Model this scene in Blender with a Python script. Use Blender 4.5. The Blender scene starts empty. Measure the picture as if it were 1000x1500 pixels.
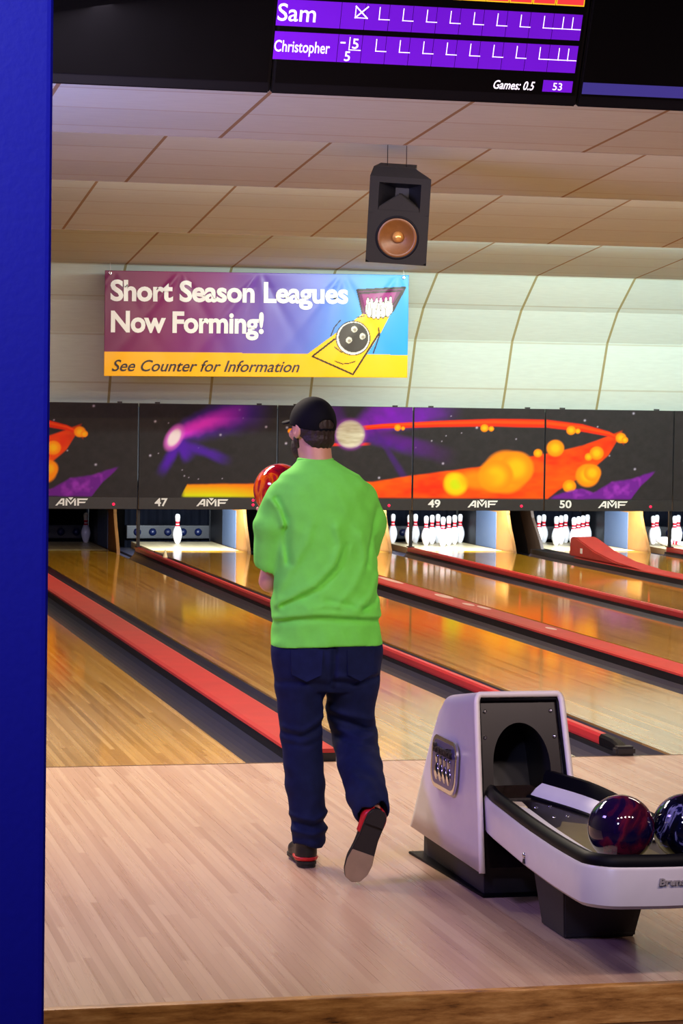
import bpy, bmesh, math, random
import numpy as np
from mathutils import Vector, Matrix
from math import pi, sin, cos, radians
random.seed(7)
SC = bpy.context.scene
COL = SC.collection

# ------------------------------------------------------------------ materials
def s2l(c):
    return tuple(((v / 255.0) / 12.92 if v / 255.0 <= 0.04045 else ((v / 255.0 + 0.055) / 1.055) ** 2.4) for v in c)

def nt(name):
    m = bpy.data.materials.new(name); m.use_nodes = True
    t = m.node_tree
    return m, t, t.nodes['Principled BSDF'], t.nodes, t.links

def setin(b, **k):
    for n, v in k.items():
        n = n.replace('_', ' ')
        if n in b.inputs: b.inputs[n].default_value = v

def mat(name, rgb, rough=0.5, metal=0.0, var=0.12, scale=6.0, coat=0.0, bump=0.0, emit=0.0, spec=0.5):
    """plain surface with a gentle procedural tone variation"""
    m, t, b, N, L = nt(name)
    c = s2l(rgb)
    tc = N.new('ShaderNodeTexCoord')
    no = N.new('ShaderNodeTexNoise'); no.inputs['Scale'].default_value = scale; no.inputs['Detail'].default_value = 4
    L.new(tc.outputs['Object'], no.inputs['Vector'])
    mx = N.new('ShaderNodeMix'); mx.data_type = 'RGBA'
    mx.inputs[6].default_value = tuple(v * (1 - var) for v in c) + (1,)
    mx.inputs[7].default_value = tuple(min(1, v * (1 + var)) for v in c) + (1,)
    L.new(no.outputs['Fac'], mx.inputs[0])
    L.new(mx.outputs[2], b.inputs['Base Color'])
    setin(b, Roughness=rough, Metallic=metal, Specular_IOR_Level=spec)
    if coat: setin(b, Coat_Weight=coat, Coat_Roughness=0.05)
    if bump:
        bp = N.new('ShaderNodeBump'); bp.inputs['Strength'].default_value = bump; bp.inputs['Distance'].default_value = 0.01
        L.new(no.outputs['Fac'], bp.inputs['Height']); L.new(bp.outputs['Normal'], b.inputs['Normal'])
    if emit:
        L.new(mx.outputs[2], b.inputs['Emission Color']); setin(b, Emission_Strength=emit)
    return m

def vmat(name, rough=0.5, emit=0.0, spec=0.5, grain=0.0, coat=0.0):
    """printed surface: colour attribute 'print'"""
    m, t, b, N, L = nt(name)
    a = N.new('ShaderNodeVertexColor'); a.layer_name = 'print'
    src = a.outputs['Color']
    if grain:
        tc = N.new('ShaderNodeTexCoord'); no = N.new('ShaderNodeTexNoise'); no.inputs['Scale'].default_value = 90
        L.new(tc.outputs['Object'], no.inputs['Vector'])
        hs = N.new('ShaderNodeMix'); hs.data_type = 'RGBA'; hs.blend_type = 'MULTIPLY'; hs.inputs[0].default_value = grain
        L.new(a.outputs['Color'], hs.inputs[6]); L.new(no.outputs['Fac'], hs.inputs[7]); src = hs.outputs[2]
    L.new(src, b.inputs['Base Color'])
    setin(b, Roughness=rough, Specular_IOR_Level=spec)
    if coat: setin(b, Coat_Weight=coat, Coat_Roughness=0.15)
    if emit:
        L.new(src, b.inputs['Emission Color']); setin(b, Emission_Strength=emit)
    return m

def wood(name, stops, width, rough, length=1.8, coat=0.0, far=None, ystart=0, yend=1, streak=0.35, gap=0.25, spec=0.5, per_obj=True):
    """strip flooring laid along Y; optional second timber beyond the splice"""
    m, t, b, N, L = nt(name)
    def math_(op, a, bb=None):
        n = N.new('ShaderNodeMath'); n.operation = op
        for i, v in enumerate((a, bb)):
            if v is None: continue
            if isinstance(v, (int, float)): n.inputs[i].default_value = v
            else: L.new(v, n.inputs[i])
        return n.outputs[0]
    tc = N.new('ShaderNodeTexCoord'); sp = N.new('ShaderNodeSeparateXYZ'); L.new(tc.outputs['Object'], sp.inputs[0])
    oi = N.new('ShaderNodeObjectInfo')
    xs = math_('DIVIDE', sp.outputs[0], width)
    if per_obj: xs = math_('ADD', xs, math_('MULTIPLY', math_('FLOOR', math_('MULTIPLY', oi.outputs['Random'], 50)), 41))
    xi = math_('FLOOR', xs)
    w1 = N.new('ShaderNodeTexWhiteNoise'); w1.noise_dimensions = '1D'; L.new(xi, w1.inputs['W'])
    yy = math_('ADD', math_('DIVIDE', sp.outputs[1], length), math_('MULTIPLY', w1.outputs['Value'], 7.3))
    yi = math_('FLOOR', yy)
    cb = N.new('ShaderNodeCombineXYZ'); L.new(xi, cb.inputs[0]); L.new(yi, cb.inputs[1])
    w2 = N.new('ShaderNodeTexWhiteNoise'); w2.noise_dimensions = '2D'; L.new(cb.outputs[0], w2.inputs['Vector'])
    mp = N.new('ShaderNodeMapping'); mp.inputs['Scale'].default_value = (70, 0.8, 1); L.new(tc.outputs['Object'], mp.inputs[0])
    no = N.new('ShaderNodeTexNoise'); no.inputs['Scale'].default_value = 1.0; no.inputs['Detail'].default_value = 5; L.new(mp.outputs[0], no.inputs['Vector'])
    big = N.new('ShaderNodeTexNoise'); big.inputs['Scale'].default_value = 0.9; big.inputs['Detail'].default_value = 3; L.new(tc.outputs['Object'], big.inputs['Vector'])
    f = math_('ADD', math_('MULTIPLY', w2.outputs['Value'], 1 - streak), math_('MULTIPLY', no.outputs['Fac'], streak))
    f = math_('ADD', math_('MULTIPLY', f, 0.8), math_('MULTIPLY', big.outputs['Fac'], 0.2))
    def ramp(st):
        r = N.new('ShaderNodeValToRGB'); e = r.color_ramp.elements
        while len(e) < len(st): e.new(0.5)
        for el, (p_, c_) in zip(e, st): el.position = p_; el.color = s2l(c_) + (1,)
        L.new(f, r.inputs[0]); return r.outputs[0]
    colr = ramp(stops)
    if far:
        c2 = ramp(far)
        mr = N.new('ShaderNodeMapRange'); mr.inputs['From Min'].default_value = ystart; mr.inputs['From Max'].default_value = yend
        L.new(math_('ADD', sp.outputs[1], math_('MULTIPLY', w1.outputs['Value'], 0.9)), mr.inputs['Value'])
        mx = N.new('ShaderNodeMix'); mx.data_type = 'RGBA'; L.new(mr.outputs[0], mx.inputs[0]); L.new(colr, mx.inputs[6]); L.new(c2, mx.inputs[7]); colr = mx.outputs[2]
    fr = math_('FRACT', xs)
    g = math_('LESS_THAN', fr, 0.07)
    mg = N.new('ShaderNodeMix'); mg.data_type = 'RGBA'; mg.blend_type = 'MULTIPLY'
    L.new(math_('MULTIPLY', g, gap), mg.inputs[0]); L.new(colr, mg.inputs[6]); mg.inputs[7].default_value = (0.25, 0.16, 0.1, 1)
    L.new(mg.outputs[2], b.inputs['Base Color'])
    rr = N.new('ShaderNodeMapRange'); rr.inputs['To Min'].default_value = rough * 0.8; rr.inputs['To Max'].default_value = rough * 1.25
    L.new(no.outputs['Fac'], rr.inputs['Value']); L.new(rr.outputs[0], b.inputs['Roughness'])
    setin(b, Specular_IOR_Level=spec)
    if coat: setin(b, Coat_Weight=coat, Coat_Roughness=rough * 0.6)
    bp = N.new('ShaderNodeBump'); bp.inputs['Strength'].default_value = 0.03; bp.inputs['Distance'].default_value = 0.001
    L.new(big.outputs['Fac'], bp.inputs['Height']); L.new(bp.outputs['Normal'], b.inputs['Normal'])
    return m

def swirl(name, stops, scale=9.0, rough=0.06, dist=2.5, off=(0, 0, 0)):
    m, t, b, N, L = nt(name)
    tc = N.new('ShaderNodeTexCoord'); mp = N.new('ShaderNodeMapping'); mp.inputs['Location'].default_value = off
    L.new(tc.outputs['Object'], mp.inputs[0])
    no = N.new('ShaderNodeTexNoise'); no.inputs['Scale'].default_value = scale; no.inputs['Detail'].default_value = 5
    no.inputs['Distortion'].default_value = dist; L.new(mp.outputs[0], no.inputs['Vector'])
    r = N.new('ShaderNodeValToRGB'); e = r.color_ramp.elements
    while len(e) < len(stops): e.new(0.5)
    for el, (p_, c_) in zip(e, stops): el.position = p_; el.color = s2l(c_) + (1,)
    L.new(no.outputs['Fac'], r.inputs[0]); L.new(r.outputs[0], b.inputs['Base Color'])
    setin(b, Roughness=rough, Coat_Weight=0.6, Coat_Roughness=0.03)
    return m

def tile_mat(name, rgb, seam_rgb, rowlen=0.61, x0=4.973, pitch=1.2192, seam_w=0.03):
    """ceiling tiles: UV.x = metres across, UV.y = metres along the band"""
    m, t, b, N, L = nt(name)
    def math_(op, a, bb=None):
        n = N.new('ShaderNodeMath'); n.operation = op
        for i, v in enumerate((a, bb)):
            if v is None: continue
            if isinstance(v, (int, float)): n.inputs[i].default_value = v
            else: L.new(v, n.inputs[i])
        return n.outputs[0]
    uv = N.new('ShaderNodeUVMap'); uv.uv_map = 'UVMap'
    sp = N.new('ShaderNodeSeparateXYZ'); L.new(uv.outputs[0], sp.inputs[0])
    fx = math_('FRACT', math_('DIVIDE', math_('SUBTRACT', sp.outputs[0], x0 - 40 * pitch - seam_w / 2), pitch))
    sx = math_('LESS_THAN', fx, seam_w / pitch)
    fy = math_('FRACT', math_('DIVIDE', sp.outputs[1], rowlen))
    sy = math_('LESS_THAN', fy, 0.022 / rowlen)
    tc = N.new('ShaderNodeTexCoord')
    mp = N.new('ShaderNodeMapping'); mp.inputs['Scale'].default_value = (2, 14, 14); L.new(tc.outputs['Object'], mp.inputs[0])
    no = N.new('ShaderNodeTexNoise'); no.inputs['Scale'].default_value = 3; no.inputs['Detail'].default_value = 6; L.new(mp.outputs[0], no.inputs['Vector'])
    c = s2l(rgb); cs = s2l(seam_rgb)
    m1 = N.new('ShaderNodeMix'); m1.data_type = 'RGBA'
    m1.inputs[6].default_value = tuple(v * 0.9 for v in c) + (1,); m1.inputs[7].default_value = tuple(min(1, v * 1.08) for v in c) + (1,)
    L.new(no.outputs['Fac'], m1.inputs[0])
    # each tile its own slight tone
    cb = N.new('ShaderNodeCombineXYZ')
    L.new(math_('FLOOR', math_('DIVIDE', math_('SUBTRACT', sp.outputs[0], x0), pitch)), cb.inputs[0]); L.new(math_('FLOOR', math_('DIVIDE', sp.outputs[1], rowlen)), cb.inputs[1])
    wn = N.new('ShaderNodeTexWhiteNoise'); wn.noise_dimensions = '2D'; L.new(cb.outputs[0], wn.inputs['Vector'])
    hv = N.new('ShaderNodeHueSaturation'); L.new(m1.outputs[2], hv.inputs['Color'])
    L.new(math_('ADD', math_('MULTIPLY', wn.outputs['Value'], 0.10), 0.95), hv.inputs['Value'])
    m2 = N.new('ShaderNodeMix'); m2.data_type = 'RGBA'
    L.new(math_('MAXIMUM', math_('MULTIPLY', sx, 0.9), math_('MULTIPLY', sy, 0.32)), m2.inputs[0]); L.new(hv.outputs[0], m2.inputs[6]); m2.inputs[7].default_value = cs + (1,)
    L.new(m2.outputs[2], b.inputs['Base Color']); setin(b, Roughness=0.85, Specular_IOR_Level=0.2)
    return m

# ------------------------------------------------------------------ mesh helpers
def link(o, parent=None):
    COL.objects.link(o)
    if parent is not None: o.parent = parent
    return o

def obj(name, bm, m, parent=None, smooth=False, world=True, off=None):
    """bm in world coordinates; shifted so the object sits in its parent's frame"""
    me = bpy.data.meshes.new(name)
    if parent is not None and world:
        p = parent; o_ = Vector((0, 0, 0))
        while p is not None: o_ += p.location; p = p.parent
        bmesh.ops.translate(bm, verts=bm.verts, vec=-o_)
    bmesh.ops.recalc_face_normals(bm, faces=bm.faces)
    bm.to_mesh(me); bm.free()
    for mm in (m if isinstance(m, (list, tuple)) else [m]): me.materials.append(mm)
    if smooth:
        for p_ in me.polygons: p_.use_smooth = True
    o = bpy.data.objects.new(name, me)
    return link(o, parent)

def recentre(o, loc):
    """top-level single mesh: put the origin at its base"""
    o.data.transform(Matrix.Translation(-Vector(loc))); o.location = loc
    return o

def tag(o, label, cat, group=None):
    o['label'] = label; o['category'] = cat
    if group: o['group'] = group
    return o

def thing(name, label, cat, loc=(0, 0, 0), group=None):
    o = bpy.data.objects.new(name, None); o.empty_display_size = 0.1; COL.objects.link(o); o.location = loc
    return tag(o, label, cat, group)

def struct(name, bm, m, smooth=False):
    o = obj(name, bm, m, None, smooth); o['kind'] = 'structure'; return o

def nb(): return bmesh.new()

def box(bm, x0, x1, y0, y1, z0, z1, bev=0.0, mi=0):
    vs = [bm.verts.new((x, y, z)) for x in (x0, x1) for y in (y0, y1) for z in (z0, z1)]
    fs = [bm.faces.new([vs[i] for i in q]) for q in ((0, 1, 3, 2), (4, 6, 7, 5), (0, 4, 5, 1), (2, 3, 7, 6), (0, 2, 6, 4), (1, 5, 7, 3))]
    for f in fs: f.material_index = mi
    if bev:
        es = list({e for f in fs for e in f.edges})
        r = bmesh.ops.bevel(bm, geom=es, offset=bev, segments=3, affect='EDGES', profile=0.7)
        for f in r['faces']: f.material_index = mi
    return vs

def prism(bm, pts, axis, lo, hi, mi=0, bev=0.0):
    """closed polygon (2-D) extruded along axis 0/1/2"""
    def P(a, b, h):
        return {0: (h, a, b), 1: (a, h, b), 2: (a, b, h)}[axis]
    A = [bm.verts.new(P(a, b, lo)) for a, b in pts]; B = [bm.verts.new(P(a, b, hi)) for a, b in pts]
    n = len(pts); fs = [bm.faces.new(A), bm.faces.new(B[::-1])]
    for i in range(n): fs.append(bm.faces.new([A[i], A[(i + 1) % n], B[(i + 1) % n], B[i]]))
    bmesh.ops.recalc_face_normals(bm, faces=fs)
    for f in fs: f.material_index = mi
    if bev:
        es = list({e for f in fs for e in f.edges})
        r = bmesh.ops.bevel(bm, geom=es, offset=bev, segments=2, affect='EDGES')
        for f in r['faces']: f.material_index = mi
    return fs

def rings(bm, rr, caps=True, mi=0, closed=True):
    """loft a list of equal-length vertex loops"""
    V = [[bm.verts.new(p) for p in r] for r in rr]; n = len(V[0]); out = []
    for a, b in zip(V, V[1:]):
        for i in range(n if closed else n - 1):
            f = bm.faces.new([a[i], a[(i + 1) % n], b[(i + 1) % n], b[i]]); f.material_index = mi; out.append(f)
    if caps and closed:
        for r in (V[0], V[-1]):
            f = bm.faces.new(r); f.material_index = mi
    return out

def lathe(bm, prof, c=(0, 0, 0), seg=24, mi=0, ax='z', mats=None):
    """prof: (radius, height) pairs, first/last radius 0 close it"""
    V = []
    for r, h in prof:
        row = []
        k = 1 if r < 1e-6 else seg
        for i in range(k):
            a = 2 * pi * i / seg
            p = (r * cos(a), r * sin(a), h)
            if ax == 'y': p = (p[0], p[2], p[1])
            if ax == 'x': p = (p[2], p[0], p[1])
            row.append(bm.verts.new((c[0] + p[0], c[1] + p[1], c[2] + p[2])))
        V.append(row)
    for j, (a, b) in enumerate(zip(V, V[1:])):
        for i in range(seg):
            q = [a[i % len(a)], a[(i + 1) % len(a)], b[(i + 1) % len(b)], b[i % len(b)]]
            u = []
            for v in q:
                if v not in u: u.append(v)
            if len(u) > 2:
                f = bm.faces.new(u); f.material_index = mats[j] if mats else mi
                f.smooth = True

def tube(bm, pts, rad, seg=12, mi=0, caps=True):
    pts = [Vector(p) for p in pts]; n = len(pts)
    rad = [rad] * n if isinstance(rad, (int, float)) else rad
    rr = []; up = Vector((0, 0, 1))
    for i, p in enumerate(pts):
        t = (pts[min(i + 1, n - 1)] - pts[max(i - 1, 0)]).normalized()
        a = t.cross(up)
        if a.length < 1e-3: a = t.cross(Vector((0, 1, 0)))
        a.normalize(); b = a.cross(t)
        rr.append([p + (a * cos(2 * pi * k / seg) + b * sin(2 * pi * k / seg)) * rad[i] for k in range(seg)])
    for f in rings(bm, rr, caps, mi): f.smooth = True

def text_bm(s, size=1.0, offset=0.0, shear=0.0, extrude=0.0, align='LEFT', spacing=1.0):
    c = bpy.data.curves.new('t', 'FONT'); c.body = s; c.size = size; c.offset = offset; c.shear = shear; c.align_x = align
    c.resolution_u = 4; c.extrude = extrude; c.space_character = spacing
    o = bpy.data.objects.new('t', c); COL.objects.link(o)
    dg = bpy.context.evaluated_depsgraph_get(); dg.update()
    me = bpy.data.meshes.new_from_object(o.evaluated_get(dg))
    bpy.data.objects.remove(o); bpy.data.curves.remove(c)
    bm = bmesh.new(); bm.from_mesh(me); bpy.data.meshes.remove(me)
    return bm

def fit(bm, x0, x1, y0, h, frame, cap=None):
    """scale a text to width x1-x0 and overall height h, baseline offset y0, and lay it in frame=(origin, ux, uy, un)"""
    xs = [v.co.x for v in bm.verts]; ys = [v.co.y for v in bm.verts]
    sx = (x1 - x0) / (max(xs) - min(xs)); mn = min(xs); ym = min(ys)
    sy = h / (max(ys) - min(ys))
    O, ux, uy, un = [Vector(v) for v in frame]
    for v in bm.verts:
        v.co = O + ux * (x0 + (v.co.x - mn) * sx) + uy * (y0 + (v.co.y - ym) * sy) + un * v.co.z
    return bm

def join(bm, other):
    me = bpy.data.meshes.new('j'); other.to_mesh(me); other.free(); bm.from_mesh(me); bpy.data.meshes.remove(me)

def poly2(bm, pts, frame, depth=0.002, mi=0):
    """flat polygon of a given small thickness in a frame"""
    O, ux, uy, un = [Vector(v) for v in frame]
    A = [bm.verts.new(O + ux * a + uy * b) for a, b in pts]; B = [bm.verts.new(O + ux * a + uy * b + un * depth) for a, b in pts]
    n = len(pts); fs = [bm.faces.new(B), bm.faces.new(A[::-1])]
    for i in range(n): fs.append(bm.faces.new([A[i], A[(i + 1) % n], B[(i + 1) % n], B[i]]))
    for f in fs: f.material_index = mi

def stroke2(bm, pts, w, frame, depth=0.002, mi=0):
    for (a, b), (c, d) in zip(pts, pts[1:]):
        l = math.hypot(c - a, d - b)
        if l < 1e-6: continue
        nx, ny = -(d - b) / l * w / 2, (c - a) / l * w / 2; ex, ey = (c - a) / l * w / 2, (d - b) / l * w / 2
        poly2(bm, [(a - ex + nx, b - ey + ny), (a - ex - nx, b - ey - ny), (c + ex - nx, d + ey - ny), (c + ex + nx, d + ey + ny)], frame, depth, mi)

def ell(cx, cy, rx, ry, n=24, rot=0.0):
    return [(cx + rx * cos(a) * cos(rot) - ry * sin(a) * sin(rot), cy + rx * cos(a) * sin(rot) + ry * sin(a) * cos(rot)) for a in [2 * pi * i / n for i in range(n)]]

def print_mesh(name, nx, ny, pos, colf, m, parent, thick=0.0):
    """grid panel; pos(s,t)->xyz arrays, colf(s,t)->rgb(0..1 linear) arrays"""
    s, t_ = np.meshgrid(np.linspace(0, 1, nx), np.linspace(0, 1, ny), indexing='ij')
    P = pos(s, t_).reshape(-1, 3); Cc = colf(s, t_).reshape(-1, 3)
    o_ = Vector((0, 0, 0)); p = parent
    while p is not None: o_ += p.location; p = p.parent
    P = P - np.array(o_)
    idx = np.arange(nx * ny).reshape(nx, ny)
    q = np.stack([idx[:-1, :-1], idx[1:, :-1], idx[1:, 1:], idx[:-1, 1:]], -1).reshape(-1, 4)
    me = bpy.data.meshes.new(name)
    me.from_pydata(P.tolist(), [], q.tolist())
    at = me.color_attributes.new('print', 'FLOAT_COLOR', 'POINT')
    at.data.foreach_set('color', np.concatenate([Cc, np.ones((len(Cc), 1))], 1).astype(np.float32).ravel())
    me.polygons.foreach_set('use_smooth', np.ones(len(q), dtype=bool))
    me.materials.append(m); me.update()
    o = bpy.data.objects.new(name, me); link(o, parent)
    if thick:
        md = o.modifiers.new('thickness', 'SOLIDIFY'); md.thickness = thick; md.offset = 0
    return o

def copy_tree(o, parent=None):
    c = o.copy(); COL.objects.link(c)
    if parent is not None: c.parent = parent
    for ch in o.children: copy_tree(ch, c)
    return c

# ------------------------------------------------------------------ camera (measured)
cam = bpy.data.cameras.new('camera'); cam.sensor_fit = 'VERTICAL'; cam.sensor_height = 24; cam.lens = 3634.4 / 1500 * 24
cam.clip_end = 200
co = bpy.data.objects.new('camera', cam); COL.objects.link(co); SC.camera = co
_r = Vector((0.9727797, -0.2312595, 0.0147899)); _d = Vector((0.0040122, -0.0470054, -0.9988866)); _f = Vector((0.2316972, 0.9717559, -0.044798))
co.matrix_world = Matrix.Translation((-2.8089, -12.2950, 1.8463)) @ Matrix(((_r.x, -_d.x, -_f.x), (_r.y, -_d.y, -_f.y), (_r.z, -_d.z, -_f.z))).to_4x4()

# ------------------------------------------------------------------ dimensions
LW = 1.0541; WD = 0.7077; ND = 0.536
LX = {45: -WD / 2 - LW}
LX[46] = WD / 2; LX[47] = LX[46] + LW + ND; LX[48] = LX[47] + LW + WD; LX[49] = LX[48] + LW + ND; LX[50] = LX[49] + LW + WD; LX[51] = LX[50] + LW + ND
LX[44] = LX[45] - ND - LW
WIDE = {(45, 46): 0.0, (47, 48): LX[48] - WD / 2, (49, 50): LX[50] - WD / 2}
NARROW = {(46, 47): LX[47] - ND / 2, (48, 49): LX[49] - ND / 2, (50, 51): LX[51] - ND / 2}
MY = 16.83; M0 = 1.655; MP = 1.680
STEP = -0.17

# ------------------------------------------------------------------ shared materials
M = {}
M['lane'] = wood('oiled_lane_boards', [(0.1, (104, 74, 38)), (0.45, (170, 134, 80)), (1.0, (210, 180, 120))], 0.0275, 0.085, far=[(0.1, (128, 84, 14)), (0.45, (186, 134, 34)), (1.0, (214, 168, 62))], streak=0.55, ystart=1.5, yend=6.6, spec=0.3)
M['deck'] = wood('pin_deck_boards', [(0.0, (196, 176, 128)), (1.0, (226, 208, 160))], 0.0275, 0.3)
M['approach'] = wood('approach_boards', [(0.0, (160, 124, 100)), (0.35, (190, 157, 134)), (1.0, (214, 187, 160))], 0.0285, 0.28, length=1.6, streak=0.4, gap=0.22)
M['gutter'] = mat('gutter_charcoal', (40, 40, 56), 0.42, var=0.25, scale=3)
M['cap_red'] = mat('divider_red', (174, 42, 38), 0.6, var=0.18, scale=5)
M['rail_red'] = mat('rail_red', (196, 44, 48), 0.35, var=0.12, scale=8)
M['black'] = mat('matte_black', (16, 16, 20), 0.5)
M['rubber'] = mat('black_rubber', (8, 8, 14), 0.5, spec=0.12)
M['dark_metal'] = mat('dark_metal', (48, 47, 50), 0.45, metal=0.3)
M['chrome'] = mat('chrome', (205, 205, 212), 0.14, metal=1.0, var=0.05)
M['white'] = mat('white_plastic', (226, 226, 226), 0.4)
M['shell'] = mat('pale_grey_shell', (206, 200, 206), 0.3, var=0.06, scale=14)
M['shell_edge'] = mat('cream_edge_trim', (226, 218, 212), 0.35, var=0.05)
M['panel_grey'] = mat('speckled_grey_panel', (44, 41, 41), 0.65, var=0.25, scale=160)
M['brownblack'] = mat('brown_black_plastic', (24, 15, 17), 0.26, var=0.5, scale=12, spec=0.4)
M['letter'] = mat('white_lettering', (238, 238, 236), 0.5, var=0.03)
M['letterdark'] = mat('dark_lettering', (30, 22, 30), 0.5)
M['strip'] = mat('mask_rail_black', (40, 38, 40), 0.4, var=0.2, scale=20)
M['led'] = mat('red_indicator', (255, 20, 60), 0.4, emit=2.5)
M['pin'] = mat('pin_white', (240, 240, 240), 0.25, var=0.03, coat=0.4)
M['pinred'] = mat('pin_red_stripe', (196, 24, 40), 0.3)
M['tan'] = mat('kickback_plywood', (140, 92, 36), 0.5, var=0.2, scale=9)
M['liner'] = mat('kickback_grey_liner', (74, 90, 116), 0.55, var=0.12, scale=40)
M['brown'] = mat('dark_brown_ply', (52, 37, 24), 0.55, var=0.2, scale=9)
M['curtain'] = mat('pit_curtain_navy', (7, 10, 20), 0.85, var=0.4, scale=7, spec=0.1)
M['blue_glint'] = mat('dark_blue_glint', (14, 26, 66), 0.35, var=0.3)
M['cream'] = mat('cream_plastic', (224, 214, 176), 0.4)

# ================================================================== SETTING
# approach floor
bm = nb(); box(bm, -5.2, 10.6, -4.86, 0.0, -0.12, 0.0); struct('floor_approach', bm, M['approach'])
bm = nb(); box(bm, -5.2, 10.6, -0.012, 0.004, -0.02, 0.0012)
struct('trim_foul_line', bm, mat('foul_line_seam', (92, 66, 44), 0.4, var=0.4, scale=30))
# nosing board: pale edge strip and worn face
def edge_mat():
    m, t, b, N, L = nt('worn_edge_board')
    tc = N.new('ShaderNodeTexCoord'); mp = N.new('ShaderNodeMapping'); mp.inputs['Scale'].default_value = (2.5, 8, 16); L.new(tc.outputs['Object'], mp.inputs[0])
    no = N.new('ShaderNodeTexNoise'); no.inputs['Scale'].default_value = 2.2; no.inputs['Detail'].default_value = 8; no.inputs['Roughness'].default_value = 0.7; L.new(mp.outputs[0], no.inputs['Vector'])
    r = N.new('ShaderNodeValToRGB'); e = r.color_ramp.elements; e.new(0.5); e.new(0.6)
    for el, (p_, c_) in zip(e, ((0.30, (46, 30, 18)), (0.40, (150, 100, 46)), (0.55, (190, 136, 70)), (0.75, (226, 178, 108)))): el.position = p_; el.color = s2l(c_) + (1,)
    L.new(no.outputs['Fac'], r.inputs[0]); L.new(r.outputs[0], b.inputs['Base Color']); setin(b, Roughness=0.4)
    return m
bm = nb(); box(bm, -5.2, 10.6, -4.905, -4.86, STEP + 0.05, 0.001, 0.006); struct('trim_approach_edge', bm, edge_mat())
bm = nb(); box(bm, -5.2, 10.6, -4.94, -4.86, STEP, STEP + 0.05, 0.005); struct('trim_step_base', bm, mat('dark_step_base', (96, 64, 34), 0.5, var=0.5, scale=14))
bm = nb(); box(bm, -5.2, 10.6, -15.0, -4.86, STEP - 0.1, STEP); struct('floor_concourse', bm, mat('concourse_carpet', (70, 48, 40), 0.9, var=0.4, scale=60))
bm = nb(); box(bm, -5.2, 10.6, 0.0, 21.0, -0.24, -0.16); struct('floor_under_lanes', bm, mat('bare_concrete', (50, 48, 50), 0.9, var=0.3))
# walls
WM = mat('painted_wall', (120, 112, 120), 0.8, var=0.06)
bm = nb(); box(bm, -5.3, -5.2, -15.0, 21.0, STEP - 0.1, 5.2); struct('wall_left', bm, WM)
bm = nb(); box(bm, 10.6, 10.7, -15.0, 21.0, STEP - 0.1, 5.2); struct('wall_right', bm, WM)
bm = nb(); box(bm, -5.3, 10.7, -15.1, -15.0, STEP - 0.1, 5.2); struct('wall_rear', bm, mat('rear_wall_paint', (110, 96, 92), 0.8))
bm = nb(); box(bm, -5.3, 10.7, 20.9, 21.0, -0.2, 5.2); struct('wall_pit_end', bm, M['black'])
# blue pillar beside the camera
bm = nb(); box(bm, -2.80, -2.305, -8.0, -7.62, STEP, 5.0, 0.012)
struct('pillar', bm, mat('royal_blue_paint', (26, 26, 168), 0.5, var=0.10, scale=70, bump=0.05))

# stepped tile ceiling and the curtain wall over the lane ends
TM = tile_mat('ceiling_tiles', (204, 218, 218), (150, 122, 84), seam_w=0.026)
TW = tile_mat('curtain_wall_tiles', (208, 224, 218), (150, 140, 88), seam_w=0.03)
def band(bm, prof, uvl, v0=0.0, mi=0, x0=-5.2, x1=10.6):
    d = v0; last = None
    for (ya, za), (yb, zb) in zip(prof, prof[1:]):
        l = math.hypot(yb - ya, zb - za)
        vs = [bm.verts.new(p) for p in ((x0, ya, za), (x1, ya, za), (x1, yb, zb), (x0, yb, zb))]
        f = bm.faces.new(vs); f.material_index = mi
        for lp, uv in zip(f.loops, ((x0, d), (x1, d), (x1, d + l), (x0, d + l))): lp[uvl].uv = uv
        d += l
def sheet(name, parts, mats, thick):
    bm = nb(); uvl = bm.loops.layers.uv.new('UVMap')
    for prof, mi, v0 in parts: band(bm, prof, uvl, v0, mi)
    o = struct(name, bm, mats)
    return o
FAR = [(15.70, 3.35), (11.60, 3.45), (7.50, 3.565), (3.40, 3.51)]
parts = []
for i, (y, z) in enumerate(FAR):
    yn = FAR[i + 1][0] if i < 3 else 1.75
    sl = [0.098, 0.108, 0.085, 0.066][i]
    prof = [(y, z)] + [(y - k * (y - yn) / 4, z + sl * k * (y - yn) / 4) for k in (1, 2, 3, 4)]
    parts.append((prof, 0, 0.35))
    zt = prof[-1][1]
    zl = FAR[i + 1][1] if i < 3 else zt
    if i < 3: parts.append(([(yn, zt), (yn - 0.02, zl)], 1, 0.2))
    else: parts.append(([(yn, zt), (yn, 5.1)], 1, 0.2))
plain = mat('bulkhead_dark', (44, 40, 48), 0.85)
stepface = mat('step_face_paint', (150, 140, 126), 0.85)
sheet('ceiling', parts, [TM, stepface], 0)
bm = nb(); box(bm, -5.2, 10.6, -15.0, 1.75, 5.1, 5.2); struct('ceiling_approach', bm, plain)
sheet('wall_far', [([(15.70, 3.35), (16.30, 2.96), (16.64, 2.60), (16.86, 2.08), (17.02, 1.74)], 0, 0.0)], [TW], 0)
bm = nb(); box(bm, -5.2, 10.6, 17.02, 20.9, 1.74, 1.80); struct('ceiling_pit', bm, M['black'])

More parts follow.
